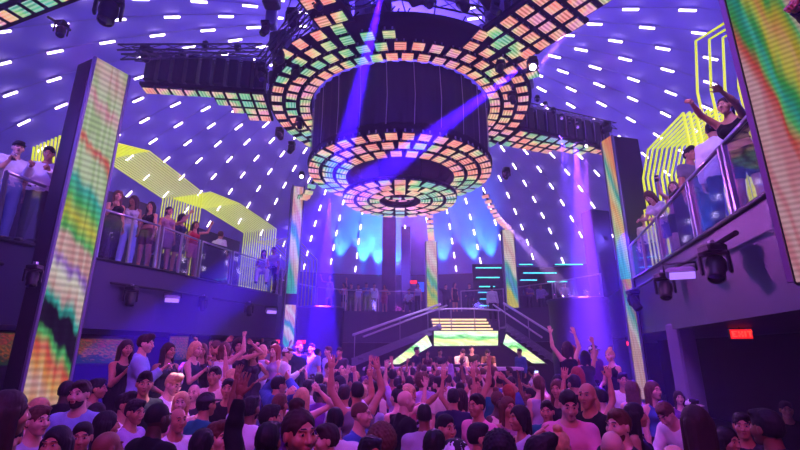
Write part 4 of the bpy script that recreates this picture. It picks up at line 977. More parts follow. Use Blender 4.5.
# ---------- bars on the far deck ----------
M_cyan = emit('cyan_shelf_light', c3((70, 225, 235)), 3.0)
def shelfbar(label, x0, x1, y, ys):
    o = empty('bar_shelving', ((x0 + x1) / 2, y, DECK)); tag(o, label, 'shelving'); W = x1 - x0
    MB().box((0, .25, 1.6), (W + .3, .1, 3.2)).build('back_panel', M_black, o)
    for (fx, fw, z) in ys:
        MB().box((W * (fx - .5), 0, z), (W * fw, .4, .04)).build('shelf', M_black, o); MB().box((W * (fx - .5), -.2, z), (W * fw, .03, .05)).build('shelf_light', M_cyan, o)
shelfbar('tall bar shelving with cyan light lines left of the right far column', X(477, 27, 5), X(503, 27, 5), 27, [(.5, 1, 2.9), (.45, .9, 2.3), (.4, .6, 1.75), (.3, .5, 1.4), (.4, .6, 1.0), (.3, .45, .6)])
shelfbar('wide bar shelving with cyan light lines behind the right podium', X(521, 28, 5.5), X(588, 28, 5.5), 28, [(.1, .2, 3.3), (.75, .42, 3.3), (.3, .5, 2.75), (.12, .25, 2.3), (.55, .3, 2.2)])
booth('bar_counter', 'dark far bar counter below the cyan light lines', 'counter', X(545, 26, 4.8), 26.0, 3.6, .7, 1.05, 0, DECK + .01)
# bottles on the far bar
BT = MB().lathe([(.001, 0), (.035, 0), (.036, .17), (.014, .22), (.013, .29), (.001, .29)], n=10).mesh('bottle'); BT.materials.append(pbr('bottle_glass', c3((90, 130, 140)), .15))
for i in range(16):
    o = link('bottle', BT); o.location = (X(524, 26, 5.2) + i * .21, 26.0 + .1 * (i % 2), DECK + 1.09); o.scale = (1.3,) * 3; tag(o, 'small bottle standing on the far bar counter', 'bottle', 'bottles on the far bar')
# ---------- pictures glowing under the left balcony ----------
art = [(0, c3((20, 60, 30))), (.3, c3((190, 90, 20))), (.5, c3((40, 90, 50))), (.7, c3((180, 40, 60))), (1, c3((120, 110, 30)))]
ma = screen('coloured_glass_picture', art, .55, .3, 1.6, 6.0, 9, scale=(2, 2, 2), nscale=6, linedepth=.3)
for i, (p, y, w_, h_, rz, lb) in enumerate([((5, 349), 9.2, .7, .6, .6, 'glowing coloured glass picture at the far left wall'), ((104, 351), 10.2, .95, .5, .5, 'glowing orange and green picture behind the raised guests'), ((178, 348), 12.6, .45, .6, .4, 'small glowing picture right of the man in the blazer')]):
    q = at(p[0], p[1], y - .25); o = empty('wall_picture', q, rz); tag(o, lb, 'picture'); MB().box((0, 0, 0), (w_, .03, h_)).build('picture', ma, o); MB().box((0, .05, 0), (w_ + .1, .06, h_ + .1)).build('picture_frame', M_black, o)
ob = board('partition_board', 'dark board behind the glowing pictures', (-8.7, 8.4), (-6.2, 13.6), 0, 2.5, .1, M_blackm)
# ---------- exit signs ----------
M_exit = emit('exit_red', c3((255, 50, 40)), 3.2); M_exitl = emit('exit_letter', c3((255, 235, 225)), 3.0); M_exitf = emit('exit_face', c3((220, 25, 25)), 1.3)
GLY = {'E': ['111', '100', '110', '100', '111'], 'X': ['101', '101', '010', '101', '101'], 'I': ['1', '1', '1', '1', '1'], 'T': ['111', '010', '010', '010', '010']}
def exit_sign(label, p, w=.42, rz=0.0, mf=M_exitf):
    o = empty('exit_sign', p, rz); tag(o, label, 'exit sign', 'red exit signs'); h = w * .52
    MB().box((0, .03, 0), (w, .06, h), bev=.01).build('housing', M_black, o); MB().box((0, -.004, 0), (w * .94, .01, h * .88)).build('face', mf, o)
    mb = MB(); u = h * .11; x = -w * .36
    for ch in 'EXIT':
        g = GLY[ch]
        for r_, row in enumerate(g):
            for c_, v in enumerate(row):
                if v == '1': mb.box((x + c_ * u * 1.25, -.012, (2 - r_) * u), (u * 1.26, .008, u * 1.02))
        x += (len(g[0]) * 1.25 + .9) * u
    mb.build('lettering', M_exit if mf is M_exitf else M_exitl, o)
    MB().tube([(0, .03, h / 2), (0, .03, h / 2 + .12)], .012, 6).build('bracket', M_black, o)
exit_sign('red exit sign in the dark under the right balcony', at(741, 334, 7.6), .34, -.25)
exit_sign('small red exit sign on the far deck left of a column', at(413.5, 282, 25.5), .42)
exit_sign('orange exit sign just left of the slim column foot', at(279, 341.5, 16.8), .30)
exit_sign('orange exit sign just right of the slim column foot', at(301.5, 342, 17.5), .34)
exit_sign('narrow red exit sign beside the thin right LED strip', at(627.5, 343.5, 14.5), .30, .9)
# blue monitor
o = empty('blue_screen', at(421, 287, 25.8)); tag(o, 'small blue glowing screen on the far deck by the exit sign', 'screen'); MB().box((0, 0, 0), (.35, .03, .55)).build('display', emit('blue_display', c3((40, 80, 255)), 1.5), o); MB().box((0, .04, 0), (.4, .05, .6)).build('casing', M_black, o)
# sofa-like banquette and tables in the middle left
M_sofa = pbr('banquette_leather', c3((70, 40, 80)), .5)
def sofa(label, x, y, L, rz, z=0.0):
    o = empty('banquette', (x, y, z), rz); tag(o, label, 'sofa'); MB().box((0, 0, .22), (L, .6, .44), bev=.05).build('seat', M_sofa, o); MB().box((0, .3, .5), (L, .16, 1.0), bev=.05).build('backrest', M_sofa, o)
# ---------- light ----------
def spot(p, tgt, col, W, ang, blend=.3, r=.05, name='spot_light'):
    l = bpy.data.lights.new(name, 'SPOT'); l.energy = W; l.color = col; l.spot_size = math.radians(ang); l.spot_blend = blend; l.shadow_soft_size = r
    o = bpy.data.objects.new(name, l); COL.objects.link(o); o.location = p; o.rotation_euler = (Vector(tgt) - Vector(p)).to_track_quat('-Z', 'Y').to_euler(); return o
def point(p, col, W, r=.25, name='glow_light'):
    l = bpy.data.lights.new(name, 'POINT'); l.energy = W; l.color = col; l.shadow_soft_size = r
    o = bpy.data.objects.new(name, l); COL.objects.link(o); o.location = p; return o
def area(p, tgt, col, W, s, name='wash_panel'):
    l = bpy.data.lights.new(name, 'AREA'); l.energy = W; l.color = col; l.size = s; l.shape = 'DISK'
    o = bpy.data.objects.new(name, l); COL.objects.link(o); o.location = p; o.rotation_euler = (Vector(tgt) - Vector(p)).to_track_quat('-Z', 'Y').to_euler(); o.visible_camera = True; return o
BLU = (.07, .006, 1.0); VIO = (.35, .12, 1.0); MAG = (.9, .15, .75); PNK = (1.0, .25, .62); LAV = (.45, .35, 1.0)
# ---------- the guests ----------
USED = set()
PPOS = []
def put(px, py, Y, rz, label, z0=0.0, hmin=1.52, hmax=1.93, **kw):
    """a guest on a floor at z0 whose head top shows at (px, py)"""
    q = at(px, py, Y); h = min(max(q.z - z0, hmin), hmax)
    if kw.get('pose') in ('bow', 'rail', 'sit'): h = kw.pop('h', 1.72)
    kw.setdefault('shoes', False); kw['h'] = kw.get('h', h)
    B = build_pose(kw.get('fem', False), kw.get('pose', 'stand')); hd = B['J']['head'] * (kw['h'] / 1.735); hd[0] *= -1 if kw.get('flip') else 1
    R = Matrix.Rotation(rz, 3, 'Z') @ Vector((hd[0], hd[1], 0))
    loc = Vector((q.x - R.x, Y - R.y, z0)); PPOS.append((loc.x, loc.y)); USED.add(label)
    return person(loc, rz, label, **kw)
H = PI / 2
def W(**k): k['fem'] = True; return k
# --- foreground, left ---
put(14, 384, 3.0, PI - .5, 'woman with long brown hair and bare shoulders, back turned, at the bottom left corner', **W(top='tank', topc='black', hair='long', hairc='dark brown', skin='tan', pose='stand'))
put(62, 423, 3.6, .15, 'smiling woman with long black hair facing the camera, bottom left', **W(top='tank', topc='maroon', hair='long', hairc='black', skin='tan'))
put(83, 379, 5.0, .1, 'bearded man in a light blue shirt staring at the camera beside the LED column', top='shirt', topc='light blue', beard=True, hair='short', hairc='dark brown', skin='fair')
put(41, 405, 4.2, H - .3, 'short-haired man in a grey patterned shirt in profile, below the LED column', top='tshirt', topc='silver', hair='short', hairc='brown', skin='fair')
put(54, 397, 5.0, H, 'blonde woman in profile between the LED column and the bearded man', **W(top='tank', topc='cream', hair='long', hairc='blonde', skin='fair'))
put(29, 421, 3.7, .4, 'man in a dark shirt partly behind the long brown hair, lower left', top='tshirt', topc='charcoal', hair='short', hairc='black', skin='tan')
put(118, 393, 5.2, H, 'dark-haired man in a white T-shirt in profile, right of the blue shirt', top='tshirt', topc='white', hair='quiff', hairc='black', skin='tan')
put(136, 398, 5.0, H, 'man in a pale grey T-shirt in profile behind the black jacket', top='tshirt', topc='lilac', hair='short', hairc='black', skin='tan', pose='drink')
put(161, 401, 4.0, PI - .5, 'large dark-skinned man in a black jacket seen from behind, lower left', top='jacket', topc='black', hair='buzz', hairc='black', skin='dark')
put(182, 406, 4.8, .9, 'bald man in a white shirt right of the black jacket', top='tshirt', topc='white', hair='bald', skin='tan')
put(107, 428, 3.4, 2.6, 'bald man at the bottom edge below the white T-shirt', top='tshirt', topc='charcoal', hair='bald', skin='brown')
put(99, 413, 4.2, 2.3, 'woman with sleek black hair behind the bald man, lower left', **W(top='tank', topc='black', hair='long', hairc='black', skin='tan'))
put(83, 420, 4.0, .5, 'round-faced man with black hair between two dark heads, lower left', top='tshirt', topc='navy', hair='crop', hairc='black', skin='tan')
put(70, 380, 6.0, PI + .3, 'man in a black jacket behind the bearded man by the LED column', top='jacket', topc='black', hair='crop', hairc='black', skin='dark')
put(98, 378, 6.4, 1.9, 'dark-haired man in a beige shirt behind the blue shirt', top='tshirt', topc='beige', hair='short', hairc='black', skin='tan')
# --- raised group, far left ---
PZ = .62
put(128, 339, 6.9, 1.2, 'woman in a black sleeveless dress looking down at her glass on the left platform', PZ, **W(top='dress', topc='black', hair='long', hairc='dark brown', skin='tan', pose='drink'))
put(151, 334, 6.7, 2.0, 'man in a pale blue blazer with a glass on the left platform', PZ, top='jacket', topc='light blue', botc='beige', hair='quiff', hairc='dark brown', skin='fair', pose='drink')
put(167, 342, 7.0, .9, 'woman with long dark hair in a black dress right of the blue blazer', PZ, **W(top='dress', topc='charcoal', hair='long', hairc='dark brown', skin='tan', pose='relax'))
put(180, 366, 6.3, 1.2, 'brightly lit man in a white shirt bowing over his drink below the blazer', 0, hmax=1.9, top='shirt', topc='white', hair='quiff', hairc='blonde', skin='fair', pose='phone')
put(197, 341, 7.6, 1.5, 'blonde woman in a navy dress with bare arms on the left platform', PZ, **W(top='dress', topc='navy', hair='bob', hairc='blonde', skin='fair', pose='drink'))
put(208, 343, 8.6, .6, 'smiling brown-haired woman in a black dress beside the blonde in navy', PZ, **W(top='dress', topc='black', hair='long', hairc='brown', skin='tan', pose='drink'))
put(222, 340, 8.8, -.4, 'woman in a silver top with long brown hair on the left platform', PZ, **W(top='tank', topc='silver', bot='skirt', botc='black', hair='long', hairc='brown', skin='tan', pose='dance'))
put(238, 339, 9.0, .5, 'woman scratching her curly dark hair in a black dress, left platform', PZ, **W(top='dress', topc='black', hair='curly', hairc='dark brown', skin='tan', pose='bent'))
put(254, 347, 9.2, .2, 'woman with wavy brown hair in a strapless black dress, left platform', PZ, **W(top='dress', topc='charcoal', hair='wavy', hairc='brown', skin='tan', pose='hip'))
put(268, 344, 9.4, -.8, 'red-haired woman in a lilac top facing left, left platform', PZ, **W(top='tank', topc='lilac', bot='skirt', botc='black', hair='wavy', hairc='red', skin='fair', pose='relax'))
put(275, 340, 10.8, .3, 'tall man in a grey shirt behind the red-haired woman', PZ, top='shirt', topc='grey', hair='short', hairc='black', skin='tan')
put(288, 347, 8.9, 1.8, 'glaringly lit man in a white shirt and cap below the slim LED column', PZ, top='shirt', topc='white', hair='short', hairc='brown', skin='fair', hat='white', pose='drink')
put(302, 341, 11.5, .8, 'man in a blue-lit dark T-shirt right of the slim LED column', PZ, top='tshirt', topc='navy', hair='crop', hairc='brown', skin='fair')
put(313, 343, 11.8, -.2, 'man in a pale blue shirt before the blue-lit podium', PZ, top='tshirt', topc='light blue', hair='short', hairc='dark brown', skin='fair')
put(325, 346, 12.0, -.9, 'man in a white polo before the blue-lit podium', PZ, top='tshirt', topc='white', hair='short', hairc='brown', skin='fair')
put(339, 347, 12.4, .1, 'man in a dark shirt standing right of the blue-lit podium', PZ, top='shirt', topc='charcoal', hair='crop', hairc='black', skin='tan', pose='cross')
put(329, 361, 10.4, .5, 'man in a white T-shirt with a drink below the blue-lit podium', 0, hmax=1.95, top='tshirt', topc='white', hair='short', hairc='brown', skin='fair', pose='drink')
# --- mid crowd, left half ---
put(216, 362, 7.4, -.1, 'stocky man in a white shirt facing the camera, below the raised women', 0, hmax=1.95, top='shirt', topc='cream', hair='short', hairc='black', skin='tan')
put(229, 378, 6.4, .2, 'man with black hair in a black T-shirt below the stocky man', top='tshirt', topc='black', hair='short', hairc='black', skin='tan')
put(187, 384, 6.6, .1, 'shaven-headed man in a dark T-shirt under the blonde in navy', top='tshirt', topc='charcoal', hair='bald', skin='fair')
put(176, 391, 6.0, .3, 'blonde woman smiling in a pink top, left of centre', **W(top='tank', topc='pink', hair='bob', hairc='blonde', skin='fair'))
put(158, 370, 6.0, .9, 'black-haired man in a black shirt bending right, under the blazer', top='tshirt', topc='black', hair='quiff', hairc='black', skin='tan', pose='drink')
put(232, 366, 6.9, -1.2, 'woman with long fair hair raising one hand, in a grey top', **W(top='tank', topc='grey', hair='long', hairc='blonde', skin='fair', pose='raise'))
put(206, 392, 5.2, 2.6, 'man with a dark cap and teal shirt seen from behind, left of centre', top='tshirt', topc='teal', hair='short', hairc='black', skin='tan', hat='charcoal')
put(219, 421, 3.9, 1.2, 'man with a brown quiff in profile in a rose shirt near the bottom edge', top='tshirt', topc='rose', hair='quiff', hairc='brown', skin='fair')
put(204, 428, 3.4, PI, 'dark-haired man from behind at the bottom edge left of the raised hand', top='tshirt', topc='black', hair='short', hairc='black', skin='tan')
ra = put(270, 421, 3.3, PI - .1, 'person in a black long-sleeved shirt with one hand raised high in the foreground', hmax=1.75, top='shirt', topc='black', hair='short', hairc='black', skin='brown', pose='raise', flip=True)
put(301, 407, 2.75, .75, 'woman with dark hair pulled up in a bun, biggest head near the bottom centre', **W(top='tank', topc='charcoal', hair='bun', hairc='dark brown', skin='tan'))
put(272, 404, 4.6, 1.9, 'man in a cyan T-shirt lit blue behind the raised foreground hand', top='tshirt', topc='cyan', hair='short', hairc='black', skin='tan')
put(335, 407, 4.3, PI + .3, 'man with short black hair and white T-shirt from behind, right of the bun', top='tshirt', topc='white', hair='crop', hairc='black', skin='tan')
put(281, 393, 5.6, PI - .4, 'man in a purple shirt from behind above the bun', top='tshirt', topc='purple', hair='short', hairc='brown', skin='tan')
put(303, 387, 6.2, PI, 'fair-haired woman in blue light lifting both bent arms over her head', **W(top='tank', topc='light blue', hair='long', hairc='blonde', skin='fair', pose='bent'))
put(345, 384, 6.4, PI - .3, 'man in a light shirt with a raised fist, left of centre', top='tshirt', topc='white', hair='short', hairc='dark brown', skin='tan', pose='fist')
put(357, 381, 6.0, PI + .4, 'man in a grey tank top with both arms up, left of centre', top='tank', topc='grey', hair='crop', hairc='black', skin='tan', pose='both')
put(362, 401, 4.8, 1.1, 'man with a receding hairline in a blue shirt, right of the bun', top='shirt', topc='blue', hair='buzz', hairc='brown', skin='fair', pose='relax')
put(376, 428, 3.6, 2.9, 'curly-haired woman at the bottom edge right of the bun', **W(top='tank', topc='brown', hair='curly', hairc='brown', skin='tan'))
put(396, 431, 3.4, .5, 'man with a short beard in a maroon shirt, bottom centre', top='tshirt', topc='maroon', hair='short', hairc='black', skin='tan', beard=True)
put(344, 424, 3.8, -1.2, 'man in profile in an olive shirt low beside the white T-shirt', top='tshirt', topc='olive', hair='short', hairc='dark brown', skin='fair')
# --- centre ---
put(406, 389, 5.6, 1.9, 'bald man in a black jacket, centre of the crowd', top='jacket', topc='black', hair='bald', skin='fair')
put(424, 403, 5.0, PI, 'man with cropped hair in a silver shirt from behind, centre', top='tshirt', topc='silver', hair='crop', hairc='black', skin='brown')
put(449, 414, 4.3, .6, 'black-haired man looking down in a black T-shirt, bottom centre', top='tshirt', topc='black', hair='crop', hairc='black', skin='tan')
put(476, 421, 4.0, 1.5, 'man in a white and navy check shirt in profile, bottom centre', top='shirt', topc='silver', hair='crop', hairc='black', skin='tan', pose='point')
put(478, 393, 5.4, -.9, 'man in a pink T-shirt in profile, right of centre', top='tshirt', topc='pink', hair='short', hairc='black', skin='tan')
put(453, 388, 6.4, PI - .2, 'man with a navy shirt seen from behind before the booth', top='tshirt', topc='navy', hair='short', hairc='black', skin='tan')
put(520, 405, 4.8, -1.3, 'woman in a black dress and glasses in profile, right of centre', **W(top='dress', topc='black', hair='bob', hairc='black', skin='tan'))
put(508, 396, 5.6, .3, 'woman with brown hair in a floral top facing the camera, right of centre', **W(top='tank', topc='floral', hair='long', hairc='brown', skin='tan'))
put(520, 431, 3.1, 1.4, 'black-haired man in profile at the bottom edge left of the pink-white shirt', top='tshirt', topc='charcoal', hair='quiff', hairc='black', skin='tan')
put(447, 433, 3.1, PI, 'person with a white cap at the bottom edge, centre', top='tshirt', topc='grey', hair='short', hairc='black', skin='tan', hat='white')
put(425, 431, 3.3, PI - .4, 'man with black hair in a green T-shirt at the bottom edge, centre', top='tshirt', topc='green', hair='short', hairc='black', skin='tan')
put(492, 436, 3.3, PI + .6, 'person with dark curly hair at the bottom edge, right of centre', top='tshirt', topc='navy', hair='curly', hairc='black', skin='tan')
put(541, 375, 7.2, PI + .1, 'woman with bare back and brown hair holding up her phone', **W(top='tank', topc='silver', hair='ponytail', hairc='brown', skin='fair', pose='film'))
put(553, 379, 6.9, -.7, 'woman with brown hair in a black top beside the bare back', **W(top='tank', topc='black', hair='wavy', hairc='brown', skin='tan'))
put(565, 388, 4.6, -.15, 'man in an unbuttoned pink-white shirt looking down, right of centre', top='shirt', topc='pink', hair='crop', hairc='black', skin='fair', pose='phone')
put(596, 381, 5.0, -1.0, 'bald man in a black shirt reaching left over the pink-white shirt', top='shirt', topc='black', hair='bald', skin='tan', pose='relax')
put(598, 409, 3.8, -1.1, 'bearded man with brown hair in profile, bottom right of centre', top='tshirt', topc='charcoal', hair='short', hairc='brown', skin='fair', beard=True)
put(577, 430, 3.9, 2.4, 'blonde woman from behind at the pink-white shirt\'s elbow', **W(top='tank', topc='beige', hair='bun', hairc='blonde', skin='fair'))
put(544, 400, 5.6, -.5, 'man in a teal shirt in profile just left of the pink-white shirt', top='tshirt', topc='teal', hair='short', hairc='black', skin='tan')
put(560, 374, 7.8, PI, 'woman with long black hair seen from behind, right of the bare back', **W(top='dress', topc='navy', hair='long', hairc='black', skin='tan'))
put(572, 374, 7.4, PI + .3, 'man with black hair and a black T-shirt behind the bald man', top='tshirt', topc='black', hair='short', hairc='black', skin='tan')
put(624, 428, 3.5, PI - .5, 'balding man in a white collar at the bottom right', top='shirt', topc='white', hair='bald', skin='fair')
put(654, 438, 3.2, PI, 'bald man whose lit crown peeks over the bottom edge', top='tshirt', topc='grey', hair='bald', skin='fair')
put(692, 404, 3.6, PI - .1, 'woman with long dark hair and thin white straps, back turned, bottom right', **W(top='tank', topc='white', hair='long', hairc='dark brown', skin='tan'))
put(762, 408, 3.5, PI + .3, 'broad man in a dark jacket with his back turned, bottom right corner', top='jacket', topc='navy', hair='short', hairc='black', skin='brown')
put(740, 412, 4.6, -.6, 'man with black hair half hidden by the broad dark jacket', top='tshirt', topc='charcoal', hair='short', hairc='black', skin='tan')
put(726, 428, 4.3, .6, 'woman raising a clear cup in a silver top, bottom right', **W(top='tank', topc='silver', hair='long', hairc='black', skin='tan', pose='drink'))
put(785, 404, 6.5, -.5, 'man in a black shirt in the dark at the far right', top='shirt', topc='black', hair='short', hairc='black', skin='tan')
# --- right, raised and floor ---
RZ = .65
put(566, 341, 8.9, PI + .3, 'long-haired woman in a black top throwing both arms up on the right platform', RZ, hmin=1.6, **W(top='tank', topc='black', bot='skirt', botc='black', hair='long', hairc='dark brown', skin='fair', pose='both'))
put(584, 350, 9.2, PI, 'woman with long black hair on the right platform beside the raised arms', RZ, **W(top='dress', topc='charcoal', hair='long', hairc='black', skin='tan', pose='raise'))
put(593, 345, 9.9, .4, 'person in a white cap on the right platform', RZ, top='tshirt', topc='purple', hair='short', hairc='black', skin='tan', hat='white')
put(575, 365, 8.0, PI - .4, 'red-haired woman below the raised arms on the right', 0, **W(top='tank', topc='pink', hair='bob', hairc='red', skin='fair'))
put(609, 349, 8.6, -1.2, 'blonde woman in a black dress facing left on the right platform', RZ, **W(top='dress', topc='black', hair='bun', hairc='blonde', skin='fair', pose='relax'))
put(622, 372, 8.4, -.2, 'man in a pale shirt facing the camera by the thin LED strip', 0, hmax=1.95, top='tshirt', topc='white', hair='short', hairc='black', skin='tan')
put(637, 381, 7.2, PI - .4, 'woman with long fair hair in a lilac top under the thin LED strip', **W(top='tank', topc='lilac', hair='wavy', hairc='brown', skin='fair'))
put(652, 380, 6.9, .3, 'woman in a blue top with long hair, blue-lit, right of the LED strip', **W(top='tank', topc='blue', hair='long', hairc='brown', skin='fair'))
put(624, 402, 5.0, 1.0, 'woman with black hair glancing right near the bottom right', **W(top='dress', topc='black', hair='long', hairc='black', skin='tan', pose='relax'))
put(664, 402, 5.4, -1.2, 'brightly lit person in a white shirt leaning, left of the long dark hair', top='shirt', topc='white', hair='short', hairc='brown', skin='fair', pose='bow')
put(685, 398, 6.6, .2, 'man in a white cap in blue light behind the long dark hair', top='tshirt', topc='light blue', hair='short', hairc='black', skin='tan', hat='white')
put(678, 391, 8.2, -.3, 'woman in a purple top in the blue light under the grey pillar', **W(top='tank', topc='purple', hair='long', hairc='dark brown', skin='fair'))
# --- behind the counter ---
SZ = .61
def dj(px, Y, rz, label, **kw): 
    PPOS.append((X(px, Y, 2), Y)); kw.setdefault('shoes', False); return person((X(px, Y, 2), Y, SZ), rz, label, **kw)
dj(459, 16.55, .3, 'disc jockey in a patterned T-shirt at the left of the booth', h=1.78, top='tshirt', topc='cream', hair='crop', hairc='dark brown', skin='fair', pose='bow')
dj(472, 16.5, -.2, 'disc jockey in a black T-shirt at the middle of the booth', h=1.80, top='tshirt', topc='black', hair='short', hairc='black', skin='fair', pose='relax')
dj(489, 16.55, -.3, 'bearded disc jockey in an orange-lit shirt leaning at the right of the booth', h=1.78, top='tshirt', topc='brown', hair='short', hairc='black', skin='fair', beard=True, pose='bow')
dj(417, 17.0, 1.0, 'helper in a dark shirt behind the left end of the booth', h=1.76, top='tshirt', topc='navy', hair='short', hairc='black', skin='tan')
dj(440, 17.6, .5, 'helper in black with arms crossed left of the disc jockeys', h=1.7, top='tshirt', topc='black', hair='short', hairc='black', skin='tan', pose='cross')
dj(427, 17.2, .2, 'woman in a maroon top behind the booth counter', h=1.66, **W(top='tank', topc='maroon', hair='long', hairc='black', skin='tan'))
dj(520, 16.9, -1.0, 'crew member in a blue-lit shirt at the right end of the booth', h=1.7, top='shirt', topc='blue', hair='crop', hairc='black', skin='tan')
person((X(493, 22.6, 4.2), 22.6, 3.66), PI - .3, 'man in a white shirt standing on the raised landing', h=1.8, top='shirt', topc='white', hair='short', hairc='black', skin='tan')
# --- balconies ---
def bal(px, Y, rz, label, h=1.75, dz=0.0, **kw):
    q = Vector((px, Y, 0)) if kw.pop('world', False) else SC((X(px, Y, DECK), Y, DECK)); v_ = Vector((q.x, q.y - CC.y, 0)).normalized() * .12; q += v_; z = deckz(q.x, q.y) + .005 + dz; PPOS.append((q.x, q.y)); return person((q.x, q.y, z), rz, label, h=h, **kw)
bal(8, 8.72, 1.2, 'man in a white T-shirt and dark cap at the far left railing', 1.86, top='tshirt', topc='white', botc='light blue', hair='short', hairc='black', skin='fair', hat='charcoal', pose='drink')
bal(31, 8.85, .5, 'man in a white shirt leaning on the far left railing with his phone', 1.88, top='shirt', topc='white', botc='charcoal', hair='short', hairc='black', skin='tan', pose='phone')
bal(50, 9.2, -.4, 'dark-haired woman in a black top beside the LED column on the balcony', 1.72, **W(top='tshirt', topc='black', bot='shorts', botc='floral', hair='ponytail', hairc='black', skin='tan', pose='relax'))
bal(113, 10.9, 1.0, 'woman in a black top with tied brown hair just right of the tall LED column', 1.8, **W(top='tank', topc='black', bot='trousers', botc='black', hair='wavy', hairc='brown', skin='tan', pose='drink'))
bal(128, 11.25, .2, 'woman in a silver top and pale jeans at the left railing', 1.82, **W(top='tank', topc='silver', bot='trousers', botc='light blue', hair='wavy', hairc='dark brown', skin='brown', pose='drink'))
bal(145, 11.6, -.2, 'woman in a black crop top and dark shorts at the left railing', 1.80, **W(top='crop', topc='black', bot='shorts', botc='maroon', hair='long', hairc='black', skin='tan', pose='relax'))
bal(155, 12.3, .9, 'crouching woman in a peach top seen low behind the glass', 1.55, dz=-.0, **W(top='tank', topc='rose', bot='shorts', botc='brown', hair='long', hairc='brown', skin='tan', pose='bow'))
bal(165, 12.0, .9, 'woman in a floral sleeveless dress with tied hair', 1.80, **W(top='dress', topc='floral', hair='ponytail', hairc='black', skin='tan', pose='stand'))
bal(179, 12.45, 1.3, 'woman in a dark blue patterned dress reaching up with her phone', 1.74, **W(top='dress', topc='navy', hair='bob', hairc='black', skin='tan', pose='film'))
bal(193, 13.1, 1.1, 'woman in a red top waving beside the yellow-green fins', 1.72, **W(top='tank', topc='red', bot='shorts', botc='pink', hair='long', hairc='black', skin='tan', pose='wave', flip=True))
bal(218, 14.55, PI - .3, 'man in a white T-shirt from behind at the black counter', 1.84, top='tshirt', topc='white', botc='charcoal', hair='short', hairc='brown', skin='tan', pose='relax')
bal(263, 15.9, .3, 'seated woman in a white top and white trousers on the left balcony', 1.72, dz=.22, **W(top='tank', topc='white', bot='trousers', botc='white', hair='long', hairc='dark brown', skin='tan', pose='sit'))
bal(273, 16.4, -.3, 'dark-haired man in a lilac shirt behind the seated woman in white', 1.76, top='tshirt', topc='lilac', hair='short', hairc='black', skin='tan')
bal(305, 20.2, .2, 'woman in a purple dress by the small far canopy', 1.75, **W(top='dress', topc='purple', hair='long', hairc='brown', skin='tan'))
bal(316, 21.6, .1, 'woman in a cyan dress by the small far canopy', 1.70, **W(top='dress', topc='cyan', hair='long', hairc='black', skin='tan', pose='drink'))
bal(329, 22.6, -.3, 'woman in a lilac dress at the far railing', 1.70, **W(top='dress', topc='lilac', hair='bun', hairc='blonde', skin='tan', pose='wave'))
fb = [(344, 'pink tank top', W(top='tank', topc='pink', bot='shorts', hair='long', pose='drink')), (351, 'charcoal T-shirt', dict(top='tshirt', topc='charcoal', pose='raise')), (358, 'white T-shirt', dict(top='tshirt', topc='white', botc='cream', pose='stand')), (366, 'blue T-shirt', dict(top='tshirt', topc='blue', pose='phone')),
      (374, 'white shirt', dict(top='shirt', topc='white', pose='drink')), (384, 'rose dress', W(top='dress', topc='rose', hair='long', pose='hip')), (409, 'white polo shirt', dict(top='tshirt', topc='white', pose='sit')), (418, 'silver top', W(top='tank', topc='silver', hair='bob', pose='stand')),
      (446, 'charcoal jacket', dict(top='jacket', topc='charcoal', pose='wave')), (455, 'black dress', W(top='dress', topc='black', hair='long', pose='stand')), (470, 'navy shirt', dict(top='shirt', topc='navy', pose='relax')), (541, 'lilac shirt', dict(top='shirt', topc='lilac', pose='hip')), (566, 'grey T-shirt', dict(top='tshirt', topc='grey', pose='stand')), (530, 'purple T-shirt', dict(top='tshirt', topc='purple', pose='cross'))]
for i, (px, w_, kw) in enumerate(fb):
    Y = 24.9 + (i % 3) * .35; kw.setdefault('hair', 'short'); kw.setdefault('hairc', 'black')
    person((X(px, Y, 5), Y, DECK + (.0 if kw['pose'] != 'sit' else .05)), .3 * ((i % 5) - 2), 'distant %s in a %s at the far balcony railing' % ('woman' if kw.get('fem') else 'man', w_), h=1.72, shoes=False, **kw)
bal(4.88, 7.05, .1, 'man in a grey T-shirt with short black hair on the right balcony', 1.76, top='tshirt', topc='grey', botc='black', hair='quiff', hairc='black', skin='tan', world=True)
bal(4.66, 6.15, PI - .9, 'man in a white shirt with his back turned at the right railing', 1.80, top='shirt', topc='white', botc='navy', hair='quiff', hairc='black', skin='tan', pose='relax', world=True)
bal(748, 7.45, -1.1, 'woman in a black top stretching both arms out to film, right balcony', 1.80, **W(top='crop', topc='black', bot='shorts', botc='black', hair='ponytail', hairc='dark brown', skin='tan', pose='reach'))
bal(666, 11.3, -1.2, 'woman in a white shirt bending forward at the far right railing', 1.74, **W(top='tshirt', topc='white', bot='shorts', botc='blue', hair='wavy', hairc='brown', skin='fair', pose='bow'))
bal(680, 10.7, -.8, 'woman in a pink top behind the black box on the right balcony', 1.68, **W(top='tank', topc='pink', bot='shorts', hair='long', hairc='brown', skin='fair', pose='film'))
bal(648, 13.0, -.6, 'person in a cream top at the end of the right balcony', 1.66, **W(top='tshirt', topc='cream', hair='bun', hairc='blonde', skin='fair'))
# someone past the big LED column, only arm and sleeve in view
person((3.62, 2.8, deckz(3.62, 2.8) + .005), -H - .1, 'person reaching out an arm past the huge LED column at the upper right', h=1.8, top='shirt', topc='charcoal', botc='black', hair='short', hairc='black', skin='tan', pose='rail')
